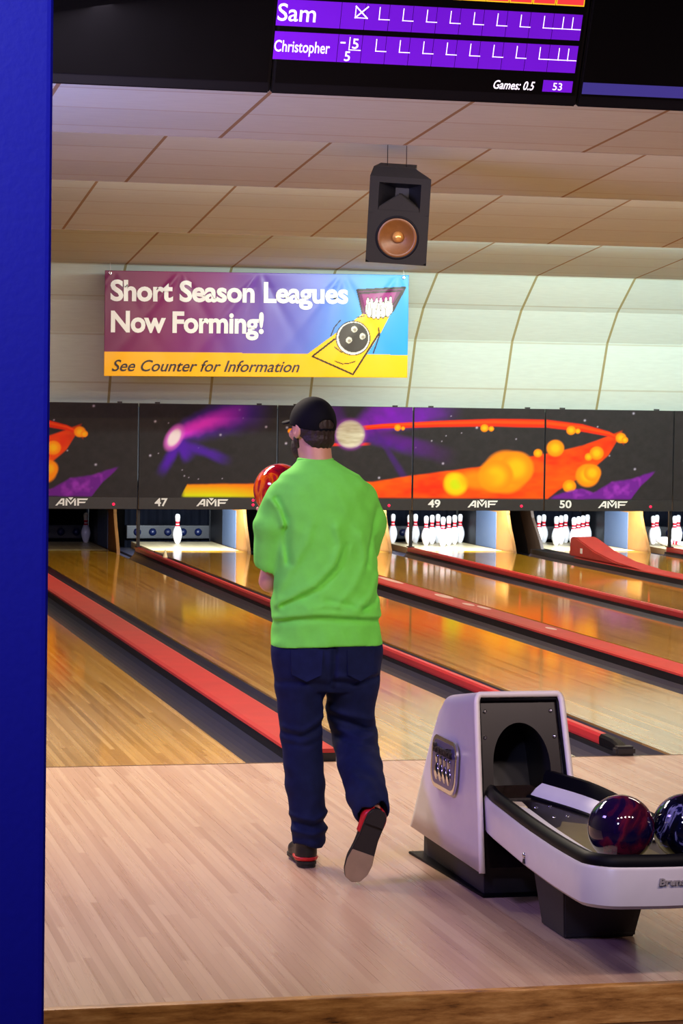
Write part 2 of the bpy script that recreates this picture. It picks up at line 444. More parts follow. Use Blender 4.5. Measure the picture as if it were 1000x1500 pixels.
# ================================================================== LANES
def lane_proto():
    t = thing('bowling_lane', '', 'bowling lane')
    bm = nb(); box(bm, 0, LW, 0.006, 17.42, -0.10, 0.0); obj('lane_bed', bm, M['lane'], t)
    bm = nb(); box(bm, 0, LW, 17.42, 19.25, -0.10, 0.0); obj('pin_deck', bm, M['deck'], t)
    for sx in (-0.2345, LW + 0.0005):
        bm = nb(); n = 10; rr = []
        for y in (0.006, 17.0):
            top = [(sx + 0.234 * k / n, y, -0.012 - 0.072 * math.sin(pi * k / n) ** 0.8) for k in range(n + 1)]
            rr.append(top + [(sx + 0.234, y, -0.11), (sx, y, -0.11)])
        rings(bm, rr); o = obj('gutter', bm, M['gutter'], t)
        bm = nb(); box(bm, sx, sx + 0.234, 17.0, 19.25, -0.11, -0.075); obj('gutter_tail', bm, M['gutter'], o)
    return t
LANELAB = {44: 'pale lane out beyond the blue pillar, past its narrow red rail',
           45: 'lane nearest the blue pillar, its end straight ahead of the walking man',
           46: 'lane running down to the dim unlit pin, behind the wide red divider',
           47: 'lane running down to the one brightly lit pin standing alone',
           48: 'lane running behind the man in green to the left of the 49 pins',
           49: 'lane whose ten white pins stand under the number 49',
           50: 'lane whose ten white pins stand under the number 50 with the red ramp beside',
           51: 'farthest lane at the right edge, with one pin knocked flat'}
lp = lane_proto(); first = True
for n in (45, 46, 47, 48, 49, 50, 51):
    t = lp if first else copy_tree(lp)
    first = False
    t.location = (LX[n], 0, 0); t['label'] = LANELAB[n]; t['group'] = 'bowling lanes'

# wide red dividers with the raised ramp at the pin end
def wide_proto():
    t = thing('lane_divider', '', 'lane divider')
    bm = nb(); box(bm, -0.117, 0.117, 0.02, 17.0, -0.14, 0.045); obj('base', bm, M['black'], t)
    bm = nb()
    prof = [(-0.128, 0.045), (-0.124, 0.058), (-0.10, 0.066), (0.10, 0.066), (0.124, 0.058), (0.128, 0.045)]
    rings(bm, [[(a, y, b) for a, b in prof] for y in (0.008, 15.3)]); obj('cap', bm, M['cap_red'], t)
    # ramp hood: steep blunt far end, long slope toward the foul line
    bm = nb()
    side = [(13.1, 0.0665), (13.9, 0.10), (14.6, 0.175), (15.2, 0.285), (15.32, 0.295), (15.42, 0.285), (15.45, 0.0665)]
    prism(bm, side, 0, -0.135, 0.135, bev=0.012); r = obj('ramp', bm, M['cap_red'], t)
    bm = nb(); box(bm, -0.139, -0.134, 14.98, 15.05, 0.115, 0.175, 0.002); obj('tag_plate', bm, M['white'], r)
    bm = nb(); box(bm, -0.10, 0.10, 15.3, 17.0, 0.0, 0.03, 0.008); obj('tail_cover', bm, M['brown'], t)
    return t
WL = {(45, 46): 'broad faded red divider in the left foreground, ending behind the man\'s legs',
      (47, 48): 'broad scuffed red divider running from the man\'s elbow to the right edge',
      (49, 50): 'broad red divider whose bright wedge-shaped ramp stands before the 50 pins'}
wp = wide_proto()
for i, (k, x) in enumerate(WIDE.items()):
    t = wp if i == 0 else copy_tree(wp)
    t.location = (x, 0, 0); t['label'] = WL[k]; t['group'] = 'broad red lane dividers'
# scuffed pale patches on the divider by the man
CD = [o for o in COL.objects if o.name.startswith('lane_divider') and abs(o.location.x - WIDE[(47, 48)]) < 1e-3][0]
WPM = mat('worn_pale_patch', (206, 176, 170), 0.5, var=0.3, scale=20)
for (x, y, rx, ry) in ((3.39, 9.6, 0.05, 0.28), (3.36, 8.7, 0.035, 0.16), (3.40, 8.35, 0.03, 0.2), (3.37, 6.4, 0.03, 0.12), (3.40, 11.6, 0.04, 0.5)):
    bm = nb(); poly2(bm, ell(x, y, rx, ry, 14), ((0, 0, 0.0655), (1, 0, 0), (0, 1, 0), (0, 0, 1)), 0.0018)
    o = obj('worn_patch', bm, WPM, CD); o['label'] = 'pale worn patch on the red cap'

# narrow bumper rails
def rail_proto():
    t = thing('bumper_rail', '', 'bumper rail')
    bm = nb(); box(bm, -0.033, 0.033, 0.02, 17.0, -0.14, 0.012); obj('base', bm, M['black'], t)
    bm = nb()
    prof = [(-0.026, 0.016), (-0.03, 0.03), (-0.03, 0.06), (-0.02, 0.074), (0.008, 0.076), (0.018, 0.07), (0.02, 0.016)]
    rings(bm, [[(a, y, b) for a, b in prof] for y in (0.30, 16.95)]); obj('rail', bm, M['rail_red'], t)
    bm = nb(); prof2 = [(a * 1.15 - 0.002, b) for a, b in prof]
    rings(bm, [[(a, y, 0.010 + (b - 0.016) * k + 0.004) for a, b in prof2] for y, k in ((0.02, 0.55), (0.06, 0.8), (0.14, 1.0), (0.31, 1.05))])
    e = obj('end_fitting', bm, M['rubber'], t)
    bm = nb(); prism(bm, [(-0.055, -0.02), (0.055, -0.02), (0.055, 0.06), (-0.055, 0.05)], 2, 0.002, 0.05, bev=0.012); obj('foot', bm, M['dark_metal'], e)
    return t
RL = {(46, 47): 'thin red rail with a black end fitting, its tip beside the ball return hood',
      (48, 49): 'thin red rail from the pins under 49 to the right edge',
      (50, 51): 'thin dark red rail furthest right, reaching the knocked down pin'}
rp = rail_proto()
for i, (k, x) in enumerate(NARROW.items()):
    t = rp if i == 0 else copy_tree(rp)
    t.location = (x, 0, 0); t['label'] = RL[k]; t['group'] = 'thin red bumper rails'
bm = nb(); lathe(bm, [(0, 0.165), (0.008, 0.16), (0.028, 0.085), (0.03, 0.076), (0, 0.076)], (NARROW[(46, 47)], 14.93, 0), 12)
o = tag(obj('ball_sensor', bm, M['cream']), 'little cream cone standing on the thin red rail below the lone lit pin', 'sensor')
recentre(o, (NARROW[(46, 47)], 14.93, 0.076))

# ================================================================== PINS
PROF = [(0, 0.0), (0.0258, 0.0), (0.0290, 0.010), (0.0360, 0.019), (0.0450, 0.045), (0.0555, 0.080), (0.0605, 0.1143), (0.0570, 0.150), (0.0480, 0.184), (0.0385, 0.206), (0.0315, 0.222),
        (0.0275, 0.236), (0.0245, 0.244), (0.0232, 0.254), (0.0250, 0.272), (0.0272, 0.284), (0.0305, 0.320), (0.0323, 0.343), (0.0300, 0.361), (0.0230, 0.374), (0.0120, 0.3800), (0, 0.3810)]
ROWS = [(1, 0, 0), (2, -.1524, 1), (3, .1524, 1), (4, -.3048, 2), (5, 0, 2), (6, .3048, 2), (7, -.4572, 3), (8, -.1524, 3), (9, .1524, 3), (10, .4572, 3)]
def pin_mesh():
    bm = nb(); mats = [0] * (len(PROF) - 1)
    for j, (a, b) in enumerate(zip(PROF, PROF[1:])):
        h = (a[1] + b[1]) / 2
        if 0.222 < h < 0.244 or 0.254 < h < 0.284: mats[j] = 1
    lathe(bm, PROF, seg=20, mats=mats)
    return bm
pp = obj('bowling_pin', pin_mesh(), [M['pin'], M['pinred']])
PN = {1: 'at the front point of the triangle', 2: 'just behind the front pin, on its pit-wall side', 3: 'just behind the front pin, on the grey panel side',
      4: 'at one end of the third row, near the thin black post', 5: 'in the very middle of the rack', 6: 'at the end of the third row nearest the grey panel',
      7: 'in the back corner nearest the thin black post', 8: 'in the back row, second from the post side', 9: 'in the back row, second from the grey panel side', 10: 'in the back corner nearest the grey panel'}
pin_first = [True]
def put_pin(lane, n, label, group, rot=None):
    x, r = [(a, b) for k, a, b in ROWS if k == n][0]
    o = pp if pin_first[0] else pp.copy()
    if not pin_first[0]: COL.objects.link(o)
    pin_first[0] = False
    o.location = (LX[lane] + LW / 2 + x, 18.288 + 0.264 * r, 0.0)
    tag(o, label, 'bowling pin', group); return o
put_pin(46, 10, 'dim grey pin standing alone on the unlit dark deck', 'bowling pins')
put_pin(47, 5, 'bright white pin standing alone on its lit deck, under the number 47', 'bowling pins')
for ln in (49, 50):
    for k in range(1, 11):
        put_pin(ln, k, 'white pin under %d, %s' % (ln, PN[k]), 'bowling pins')
put_pin(51, 4, 'white pin next to the fallen pin, in the third row', 'bowling pins')
put_pin(51, 8, 'white pin right behind the one next to the fallen pin', 'bowling pins')
put_pin(51, 5, 'first white pin past the dark post on the deck with the fallen pin', 'bowling pins')
put_pin(51, 9, 'last white pin at the picture edge, back row, past the dark post', 'bowling pins')
o = put_pin(51, 2, 'white pin knocked flat on the deck', 'bowling pins')
o.location = (LX[51] + 0.16, 18.52, 0.0755); o.rotation_euler = (radians(97), 0, radians(62))

# ================================================================== PIN PITS
def pit_proto(lit=True):
    t = thing('pin_pit', '', 'pin pit')
    def side_poly(front_slant):
        if front_slant: return [(19.5, -0.07), (17.25, -0.07), (17.3, 0.0), (17.45, 0.15), (17.75, 0.40), (17.9, 0.66), (19.5, 0.66)]
        return [(19.5, -0.07), (17.02, -0.07), (17.04, 0.02), (17.12, 0.14), (17.25, 0.30), (17.34, 0.45), (17.36, 0.66), (19.5, 0.66)]
    bm = nb(); prism(bm, side_poly(False), 0, LW + 0.03, LW + 0.07, bev=0.004); k = obj('kickback', bm, M['tan'], t)
    k['label'] = 'tan plywood side plate'
    bm = nb(); box(bm, LW + 0.022, LW + 0.0305, 17.78, 18.66, 0.0, 0.47, 0.003); obj('liner', bm, M['liner'], k)
    bm = nb(); box(bm, LW + 0.0225, LW + 0.0305, 18.665, 19.5, 0.0, 0.6); obj('pit_liner', bm, M['black'], k)
    if lit:
        bm = nb(); prism(bm, [(17.85, -0.07), (17.25, -0.07), (17.3, 0.0), (17.45, 0.15), (17.75, 0.40), (17.9, 0.66), (18.35, 0.66), (18.2, 0.40), (17.95, 0.10)], 0, -0.225, -0.185, bev=0.004); k2 = obj('kickback', bm, M['brown'], t)
        k2['label'] = 'dark brown slanted side plate'
        bm = nb(); prism(bm, [(19.5, -0.07), (17.86, -0.07), (17.96, 0.10), (18.21, 0.40), (18.36, 0.66), (19.5, 0.66)], 0, -0.223, -0.187); obj('rear_shade_plate', bm, M['black'], k2)  # black plate standing in for the brown plate's fade into darkness
    bm = nb(); n = 30; rr = []
    for i in range(n + 1):
        x = -0.03 + (LW + 0.06) * i / n
        y = 19.62 + 0.015 * sin(i * 1.9)
        rr.append([(x, y, -0.1), (x, y + 0.03, -0.1), (x, y + 0.03, 0.7), (x, y, 0.7)])
    rings(bm, rr); obj('curtain', bm, M['curtain'], t)
    bm = nb(); box(bm, -0.02, LW + 0.02, 19.52, 19.6, 0.02, 0.20, 0.015); c = obj('pit_cushion', bm, M['black'], t)
    for j in range(5):
        bm = nb(); lathe(bm, [(0, -0.03), (0.03, -0.028), (0.05, 0), (0.05, 0.01), (0, 0.01)], (0.12 + j * 0.2, 19.515, 0.11), 14, ax='y'); obj('blue_glint_disc', bm, M['blue_glint'], c)  # raised discs standing in for blue reflections on the cushion
    return t
pits = {True: pit_proto(True), False: pit_proto(False)}; used = set()
PITL = {46: 'dark unlit pin pit behind the dim grey pin', 47: 'lit pin pit with blue glints behind the lone bright pin', 48: 'pin pit hidden behind the man, its tan side plate showing by his sleeve',
        49: 'pin pit around the rack under 49, tan and grey side plate', 50: 'pin pit around the rack under 50, behind the red ramp', 51: 'pin pit at the right edge behind the fallen pin'}
for i, n in enumerate((46, 47, 48, 49, 50, 51)):
    kd = n in (46, 48, 50)
    t = pits[kd] if kd not in used else copy_tree(pits[kd])
    used.add(kd)
    t.location = (LX[n], 0, 0); t['label'] = PITL[n]; t['group'] = 'pin pits'

# ================================================================== MASKING UNITS
def noise2(x, y, s=1.0, seed=0):
    """cheap smooth value noise on arrays"""
    x = x / s + seed * 17.3; y = y / s + seed * 9.1
    xi, yi = np.floor(x).astype(int), np.floor(y).astype(int); fx, fy = x - xi, y - yi
    fx = fx * fx * (3 - 2 * fx); fy = fy * fy * (3 - 2 * fy)
    def h(a, b):
        n = (a * 374761393 + b * 668265263 + seed * 1442695) & 0x7fffffff
        n = ((n ^ (n >> 13)) * 1274126177) & 0x7fffffff
        return (n & 0xffff) / 65535.0
    return (h(xi, yi) * (1 - fx) + h(xi + 1, yi) * fx) * (1 - fy) + (h(xi, yi + 1) * (1 - fx) + h(xi + 1, yi + 1) * fx) * fy
def fbm(x, y, s, seed=0):
    return 0.5 * noise2(x, y, s, seed) + 0.3 * noise2(x, y, s / 2.1, seed + 1) + 0.2 * noise2(x, y, s / 4.3, seed + 2)
def ss(a, b, v):
    t = np.clip((v - a) / (b - a), 0, 1); return t * t * (3 - 2 * t)
def lay(c, rgb, a):
    return c * (1 - a[..., None]) + np.array(s2l(rgb)) * a[..., None]

PU = [203.0, 407.0, 604.0, 796.0, 987.0]      # picture of the repeating mural, in its own units
def mural(u, v):
    """u: 203..987 across four panels, v: 0 (top) .. 140 (bottom); returns linear rgb"""
    c = np.zeros(u.shape + (3,)) + np.array(s2l((45, 41, 43)))
    c = c * (0.8 + 0.4 * fbm(u, v, 9, 3))[..., None]
    rs = np.random.RandomState(5)
    for _ in range(60):
        su, sv, r = rs.uniform(203, 987), rs.uniform(4, 132), rs.choice([0.7, 0.9, 1.4])
        c = lay(c, (210, 200, 225), np.exp(-((u - su) ** 2 + (v - sv) ** 2) / r ** 2) * 0.9)
    w = (fbm(u, v, 26, 8) - 0.5) * 2
    # --- violet rays around the planet
    for (x0, y0, x1, y1, w0, w1, rgb, al) in ((508, 44, 590, -6, 10, 44, (128, 22, 186), 1.0), (512, 40, 640, 4, 8, 22, (116, 22, 176), 0.8), (512, 40, 610, 62, 10, 16, (84, 16, 140), 0.9), (530, 30, 640, 70, 6, 16, (88, 22, 120), 0.55), (505, 30, 480, 0, 8, 26, (90, 30, 130), 0.6), (540, 22, 600, 118, 3, 8, (70, 20, 120), 0.6)):
        dx, dy = x1 - x0, y1 - y0; l2 = dx * dx + dy * dy; t = ((u - x0) * dx + (v - y0) * dy) / l2
        d = np.abs((u - x0) * dy - (v - y0) * dx) / math.sqrt(l2); ww = w0 + (w1 - w0) * np.clip(t, 0, 1.2)
        a = ss(1.15, 0.2, d / ww) * ss(-0.1, 0.1, t) * ss(1.3, 0.75, t) * (0.55 + 0.6 * fbm(u, v, 14, 4))
        c = lay(c, rgb, np.clip(a * al, 0, 1))
    # --- comet on the first panel
    t = (u - 246) / 140.0; cy = 52 - 46 * np.clip(t, -0.3, 2) ** 0.8 if False else 54 - 52 * np.sign(t) * np.abs(t) ** 0.75
    d = (v - cy + 5 * w)
    a = ss(34, 2, np.abs(d) / (0.6 + 0.7 * np.clip(t, 0, 1))) * ss(-0.02, 0.06, t) * ss(1.15, 0.55, t)
    c = lay(c, (92, 28, 184), a * 0.95)
    a = ss(22, 1, np.abs(d) / (0.6 + 0.6 * np.clip(t, 0, 1))) * ss(-0.01, 0.05, t) * ss(0.9, 0.35, t)
    c = lay(c, (226, 52, 220), a)
    for (x1, y1, al) in ((234, 104, 1.0), (274, 86, 1.0), (282, 80, 0.8), (334, 84, 0.8)):
        x0, y0 = 262, 58; dx, dy = x1 - x0, y1 - y0; l2 = dx * dx + dy * dy; t2 = ((u - x0) * dx + (v - y0) * dy) / l2
        dd = np.abs((u - x0) * dy - (v - y0) * dx) / math.sqrt(l2) + 3 * w
        c = lay(c, (84, 28, 176), ss(11, 1, dd) * ss(-0.15, 0.1, t2) * ss(1.15, 0.6, t2) * al)
    e = ((u - 254) * 0.5 - (v - 50) * 0.866) ** 2 / 16 ** 2 + ((u - 254) * 0.866 + (v - 50) * 0.5) ** 2 / 9 ** 2
    c = lay(c, (225, 110, 220), ss(2.6, 0.6, e)); c = lay(c, (250, 232, 240), ss(1.1, 0.35, e))
    # --- fire band along the bottom, widening to the right and curling up into the ring
    lo = np.interp(u, [264, 274, 370, 430, 548, 604, 700, 790, 850, 903, 912], [139, 120, 118, 118, 114, 104, 90, 70, 56, 34, 30])
    hi = np.interp(u, [264, 548, 800, 815, 860, 890, 912], [139, 139, 139, 126, 98, 70, 30])
    a = ss(-1.5, 2.0, v - lo + 0.8 * w) * ss(-2, 2.5, hi - v) * ss(264, 272, u) * ss(913, 905, u)
    heat = np.clip(fbm(u, v * 2.2, 40, 11) * 1.3 - 0.25, 0, 1)
    red, org = np.array(s2l((226, 38, 12))), np.array(s2l((255, 104, 8)))
    fire = red + (org - red) * heat[..., None]
    k = ss(470, 300, u)[..., None]; vv = np.clip((v - 118) / 20, 0, 1)[..., None]
    yel = np.array(s2l((255, 120, 10))) * (1 - vv) + np.array(s2l((226, 236, 20))) * vv
    fire = fire * (1 - k) + yel * k
    k = (ss(880, 912, u) * 0.6)[..., None]; fire = fire * (1 - k) + np.array(s2l((150, 24, 16))) * k
    c = c * (1 - a[..., None]) + fire * a[..., None]
    # --- ring
    cyr = np.interp(u, [520, 560, 640, 720, 796, 850, 890, 908, 914], [33, 29, 24.5, 21.5, 22, 28, 37, 45, 54]); th = np.interp(u, [520, 640, 760, 850, 910], [3.5, 5.0, 6.5, 6.0, 3.0])
    a = ss(1.15, 0.75, np.abs(v - cyr) / th) * ss(520, 528, u) * ss(914, 908, u)
    c = lay(c, (232, 44, 14), a); c = lay(c, (255, 90, 12), a * ss(0.6, 0.1, np.abs(v - cyr + 1) / th) * 0.6)
    a = ss(1.2, 0.5, np.abs(v - (58 + (u - 490) * -0.03)) / 2.5) * ss(478, 490, u) * ss(545, 530, u); c = lay(c, (226, 50, 20), a)
    # --- planet
    rr = np.hypot(u - 512, (v - 42)) / 22
    pc = fbm(u * 0.5, v * 2, 12, 21)
    pl = np.array(s2l((150, 130, 90))) * (1 - pc[..., None]) + np.array(s2l((232, 228, 206))) * pc[..., None]
    sh = ss(1.0, -0.6, (u - 500) / 30 + (v - 30) / 60)[..., None] * 0.0 + 1.0
    a = ss(1.03, 0.95, rr); c = c * (1 - a[..., None]) + pl * sh * a[..., None]
    a = np.exp(-((rr - 1.0) / 0.13) ** 2) * 0.6; c = lay(c, (140, 60, 160), a)
    # --- glowing orange moons
    for (x, y, r) in ((660, 110, 11), (740, 98, 33), (755, 92, 26), (725, 104, 26), (787, 68, 6.5), (810, 60, 13), (833, 32, 7), (843, 33, 4), (707, 30, 6), (717, 31, 4), (582, 31, 5), (590, 32, 3), (872, 67, 10.5), (860, 73, 6), (859, 102, 18), (866, 98, 13), (832, 119, 10), (908, 43, 8), (914, 46, 5), (424, 38, 4), (430, 40, 3)):
        rr = np.hypot(u - x, v - y) / r
        c = lay(c, (255, 138, 10), ss(1.12, 0.86, rr)); c = lay(c, (255, 190, 20), ss(0.9, 0.2, rr) * 0.8)
    rr = np.hypot(u - 666, v - 117) / 19; c = lay(c, (250, 200, 10), ss(1.1, 0.7, rr)); c = lay(c, (190, 220, 20), ss(0.8, 0.2, rr) * 0.8)
    rr = np.hypot((u - 700) / 2, v - 110) / 16; c = lay(c, (255, 150, 10), ss(1.2, 0.5, rr) * 0.7)
    # --- violet wing on the last panel
    top = np.interp(u, [800, 822, 850, 868, 895, 925, 962], [139, 128, 123, 128, 112, 108, 94]); bot = np.interp(u, [800, 925, 940, 962], [140, 140, 118, 96])
    a = ss(-2, 3, v - top + 2 * w) * ss(-1, 3, bot - v + 1.5 * w) * ss(800, 810, u) * ss(964, 955, u)
    c = lay(c, (108, 28, 142), a * 0.95); c = lay(c, (150, 50, 180), a * ss(0.5, 0.8, fbm(u, v, 18, 31)))
    return c

def number_logo(n, x0, parent):
    fr = ((x0, MY - 0.006, 0.0), (1, 0, 0), (0, 0, 1), (0, -1, 0))
    st = [o for o in parent.children if o.name.startswith('sign_rail')][0]
    bm = text_bm(str(n), 1, offset=0.025, extrude=0.002); fit(bm, 0.20, 0.355, 0.562, 0.098, fr); obj('lane_number', bm, M['letter'], st)
LOGO = None
def logo_bm(x0):
    """angular wordmark: A, crowned M, F"""
    bm = nb(); fr = ((x0, MY - 0.0055, 0.0), (1, 0, 0), (0, 0, 1), (0, -1, 0)); X, Z, S = 0.70, 0.566, 0.085
    def P(pts): poly2(bm, [(X + a * S, Z + b * S) for a, b in pts], fr, 0.003)
    P([(0.0, 0.0), (0.28, 0.0), (1.02, 0.82), (1.02, 1.0), (0.85, 1.0)]); P([(1.02, 0.0), (1.27, 0.0), (1.27, 1.0), (1.02, 1.0)]); P([(0.52, 0.22), (1.02, 0.22), (1.02, 0.42), (0.70, 0.42)])
    P([(1.42, 0.0), (1.68, 0.0), (1.68, 0.62), (1.42, 0.9)]); P([(2.62, 0.0), (2.88, 0.0), (2.88, 0.9), (2.62, 0.62)])
    P([(1.42, 1.0), (1.66, 1.0), (2.15, 0.42), (2.64, 1.0), (2.88, 1.0), (2.15, 0.12)]); P([(1.80, 1.14), (2.5, 1.14), (2.15, 0.72)])
    P([(3.05, 0.0), (3.30, 0.0), (3.30, 1.0), (3.05, 1.0)]); P([(3.30, 0.78), (4.4, 0.78), (4.55, 1.0), (3.30, 1.0)]); P([(3.30, 0.36), (4.1, 0.36), (4.25, 0.56), (3.30, 0.56)])
    return bm
PRINT = vmat('mask_print', 0.6, spec=0.15)
MASKL = {45: 'mural panel behind the blue pillar', 46: 'mural panel beside the blue pillar, orange moons and violet wing', 47: 'mural panel numbered 47, violet comet over a yellow streak', 48: 'mural panel behind the man\'s head, pale planet and violet rays',
         49: 'mural panel numbered 49, big glowing orange orbs over red flame', 50: 'mural panel numbered 50, red ring curling round small orange moons', 51: 'charcoal mural panel just showing at the right edge'}
for n in (46, 47, 48, 49, 50, 51):
    x0 = M0 + MP * (n - 47); q = (n - 47) % 4
    t = thing('masking_unit', MASKL[n], 'masking panel', (x0 + MP / 2, MY, 0.535), 'mural panels above the lane ends')
    bm = nb(); box(bm, x0 + 0.008, x0 + MP - 0.008, MY, MY + 0.05, 0.535, 1.782, 0.004); obj('board', bm, M['strip'], t)
    def pos(s, tt, x0=x0): return np.stack([x0 + 0.012 + s * (MP - 0.024), np.full_like(s, MY - 0.004), 0.668 + tt * 1.108], -1)
    def colf(s, tt, q=q): return mural(PU[q] + s * (PU[q + 1] - PU[q]), (1 - tt) * 140)
    print_mesh('mural_print', 190, 126, pos, colf, PRINT, t)
    bm = nb(); box(bm, x0 + 0.01, x0 + MP - 0.01, MY - 0.006, MY + 0.04, 0.528, 0.664, 0.003); st = obj('sign_rail', bm, M['strip'], t)
    number_logo(n, x0, t)
    obj('wordmark', logo_bm(x0), M['letter'], st)
    bm = nb(); lathe(bm, [(0, -0.012), (0.012, -0.010), (0.016, 0), (0.016, 0.004), (0, 0.004)], (x0 + 1.39, MY - 0.006, 0.585), 12, ax='y')
    if n == 47: lathe(bm, [(0, -0.012), (0.012, -0.010), (0.016, 0), (0.016, 0.004), (0, 0.004)], (x0 + 1.39, MY - 0.006, 0.64), 12, ax='y')
    o = obj('indicator_light', bm, M['led'], st)
    for dx in (0.2, MP - 0.25):
        bm = nb(); box(bm, x0 + dx, x0 + dx + 0.05, MY - 0.008, MY + 0.06, 1.776, 1.80, 0.003); obj('top_clip', bm, M['dark_metal'], t)
# thin support posts at the narrow dividers
for i, (k, x) in enumerate(NARROW.items()):
    bm = nb(); box(bm, x - 0.018, x + 0.018, 16.90, 16.94, 0.076, 0.53, 0.004); box(bm, x - 0.035, x + 0.035, 16.86, 16.98, 0.0735, 0.085, 0.003)
    o = tag(obj('support_post', bm, M['black']), ['thin black post on the rail between the dim pin and the lone bright pin', 'thin black post in front of the pins under 49', 'thin black post beside the fallen pin'][i], 'post', 'posts under the mural panels')
    recentre(o, (x, 16.92, 0.0735))
# ================================================================== BANNER
BX, BY, BZ, BW, BH = 1.055, 15.54, 2.085, 3.53, 1.185
def bwave(a, b):
    """cloth depth (m) at a,b in metres from the lower left corner"""
    a = np.asarray(a, float); b = np.asarray(b, float)
    top = b / BH
    w = 0.008 * np.sin(a * 2.3 + 0.6) + 0.004 * np.sin(a * 5.1 + b * 2.0)
    for (x0, k, sg) in ((0.12, 1.0, 1), (0.87, 1.2, -1), (1.78, 1.3, 1), (2.75, 1.0, -1), (3.42, 0.8, 1)):
        dz = (BH - b) + 0.03
        for sl in (-0.75, -0.3, 0.12, 0.55):
            c = x0 + sl * dz
            w = w + k * 0.0105 * np.exp(-((a - c) / (0.035 + 0.075 * dz)) ** 2) * np.exp(-dz * 1.1) * (1 if sl in (-0.75, 0.12) else -0.8)
    return w * np.clip((BH - b) * 6, 0.15, 1)
def bpos(a, b, off=0.0):
    return np.stack([BX + a + 0.0 * b, BY - bwave(a, b) - off, BZ + b + 0.011 * a], -1)
banner = thing('banner', 'wide purple and blue vinyl banner with an orange strip, hung below the ceiling edge', 'banner', (BX + BW / 2, BY, BZ))
def inpoly(a, b, pts):
    c = np.zeros(a.shape, bool); n = len(pts)
    for i in range(n):
        (x0, y0), (x1, y1) = pts[i], pts[(i + 1) % n]
        k = ((y0 > b) != (y1 > b)) & (a < (x1 - x0) * (b - y0) / ((y1 - y0) or 1e-9) + x0); c ^= k
    return c
def segd(a, b, pts):
    d = np.full(a.shape, 1e9)
    for (x0, y0), (x1, y1) in zip(pts, pts[1:]):
        dx, dy = x1 - x0, y1 - y0; t = np.clip(((a - x0) * dx + (b - y0) * dy) / (dx * dx + dy * dy), 0, 1)
        d = np.minimum(d, np.hypot(a - x0 - t * dx, b - y0 - t * dy))
    return d
def bcol(s, tt):
    u = s * 446 + 152; v = (1 - tt) * 154 + 398            # banner artwork units
    c = np.zeros(u.shape + (3,))
    stops = [(152, (104, 10, 72)), (235, (120, 18, 88)), (300, (120, 34, 116)), (370, (104, 74, 166)), (450, (98, 110, 200)), (520, (66, 150, 228)), (598, (34, 150, 236))]
    us = [a for a, _ in stops]
    uu = u + (v - 470) * 0.25
    for k in range(3): c[..., k] = np.interp(uu, us, [s2l(q)[k] for _, q in stops])
    yel = v > 516 + (u - 152) * 0.004
    c[yel] = s2l((252, 184, 14))
    def C(x, y): return (420 + x / 5.0, 400 + y / 5.0)
    P = lambda *q: [C(x, y) for x, y in q]
    c[inpoly(u, v, P((120, 603), (350, 430), (500, 320), (560, 275), (775, 245), (690, 420), (480, 745), (180, 612)))] = s2l((252, 188, 16))
    c[inpoly(u, v, P((505, 108), (862, 84), (772, 262), (552, 290)))] = s2l((104, 24, 84))
    c[inpoly(u, v, P((540, 140), (800, 118), (750, 250), (575, 280)))] = s2l((150, 50, 120))
    blk = s2l((40, 28, 24))
    for path, w in ((P((340, 475), (178, 605), (480, 738), (672, 430)), 1.3), (P((505, 108), (862, 84), (772, 262)), 1.6), (P((505, 108), (545, 280)), 1.2), (P((525, 130), (840, 108)), 1.2), (P((840, 108), (760, 240)), 0.9),
                    (P((340, 535), (372, 558), (395, 575)), 0.8), (P((345, 640), (400, 660), (450, 655), (495, 640)), 0.8), (P((380, 335), (335, 390), (312, 450)), 0.8), (P((500, 312), (560, 300)), 0.7), (P((668, 390), (678, 440), (655, 510), (632, 575)), 1.0)):
        c[segd(u, v, path) < w] = blk
    x0, y0 = C(478, 467); d = np.hypot(u - x0, v - y0)
    c[d < 26] = s2l((30, 26, 24)); c[d < 24.6] = s2l((232, 226, 216))
    c[(np.hypot(u - x0 - 0.6, v - y0 + 1) < 22.3)] = s2l((62, 56, 52))
    for hx, hy in ((485, 400), (548, 452), (446, 482)):
        hx, hy = C(hx, hy); c[np.hypot(u - hx, v - hy) < 4.6] = s2l((226, 218, 200)); c[np.hypot(u - hx - 0.8, v - hy - 1) < 2.6] = s2l((150, 140, 124))
    for i, (px, py, hh) in enumerate(((585, 225, 72), (612, 235, 78), (650, 235, 82), (680, 232, 82), (720, 226, 78), (755, 215, 74), (632, 255, 70), (664, 258, 68), (700, 250, 68), (736, 242, 68), (596, 250, 66))):
        X, Y = C(px, py); h = hh / 5.0
        body = ((u - X) / 3.4) ** 2 + ((v - (Y + h * 0.32)) / (h * 0.58)) ** 2; neck = ((u - X) / 2.0) ** 2 + ((v - (Y - h * 0.42)) / (h * 0.42)) ** 2
        c[(body < 1.35) | (neck < 1.45)] = blk
        c[(body < 1) | (neck < 1)] = s2l((244, 240, 226))
    return c
o = print_mesh('cloth', 520, 176, lambda s, t: bpos(s * BW, t * BH), bcol, vmat('banner_vinyl', 0.32, spec=0.3), banner, 0.003)
def banner_text(nm, s, u0, u1, vb, h, m, **k):
    bm = text_bm(s, 1, **k)
    fit(bm, (u0 - 152) / 446 * BW, (u1 - 152) / 446 * BW, (552 - vb) / 154 * BH, h / 154 * BH, ((0, 0, 0), (1, 0, 0), (0, 1, 0), (0, 0, 1)))
    bmesh.ops.triangulate(bm, faces=bm.faces)
    for _ in range(3):
        bmesh.ops.subdivide_edges(bm, edges=[e for e in bm.edges if e.calc_length() > 0.05], cuts=1); bmesh.ops.triangulate(bm, faces=bm.faces)
    for v in bm.verts:
        p = bpos(np.array(v.co.x), np.array(v.co.y), 0.007 + v.co.z); v.co = Vector(p)
    o = obj(nm, bm, m, banner)
    return o
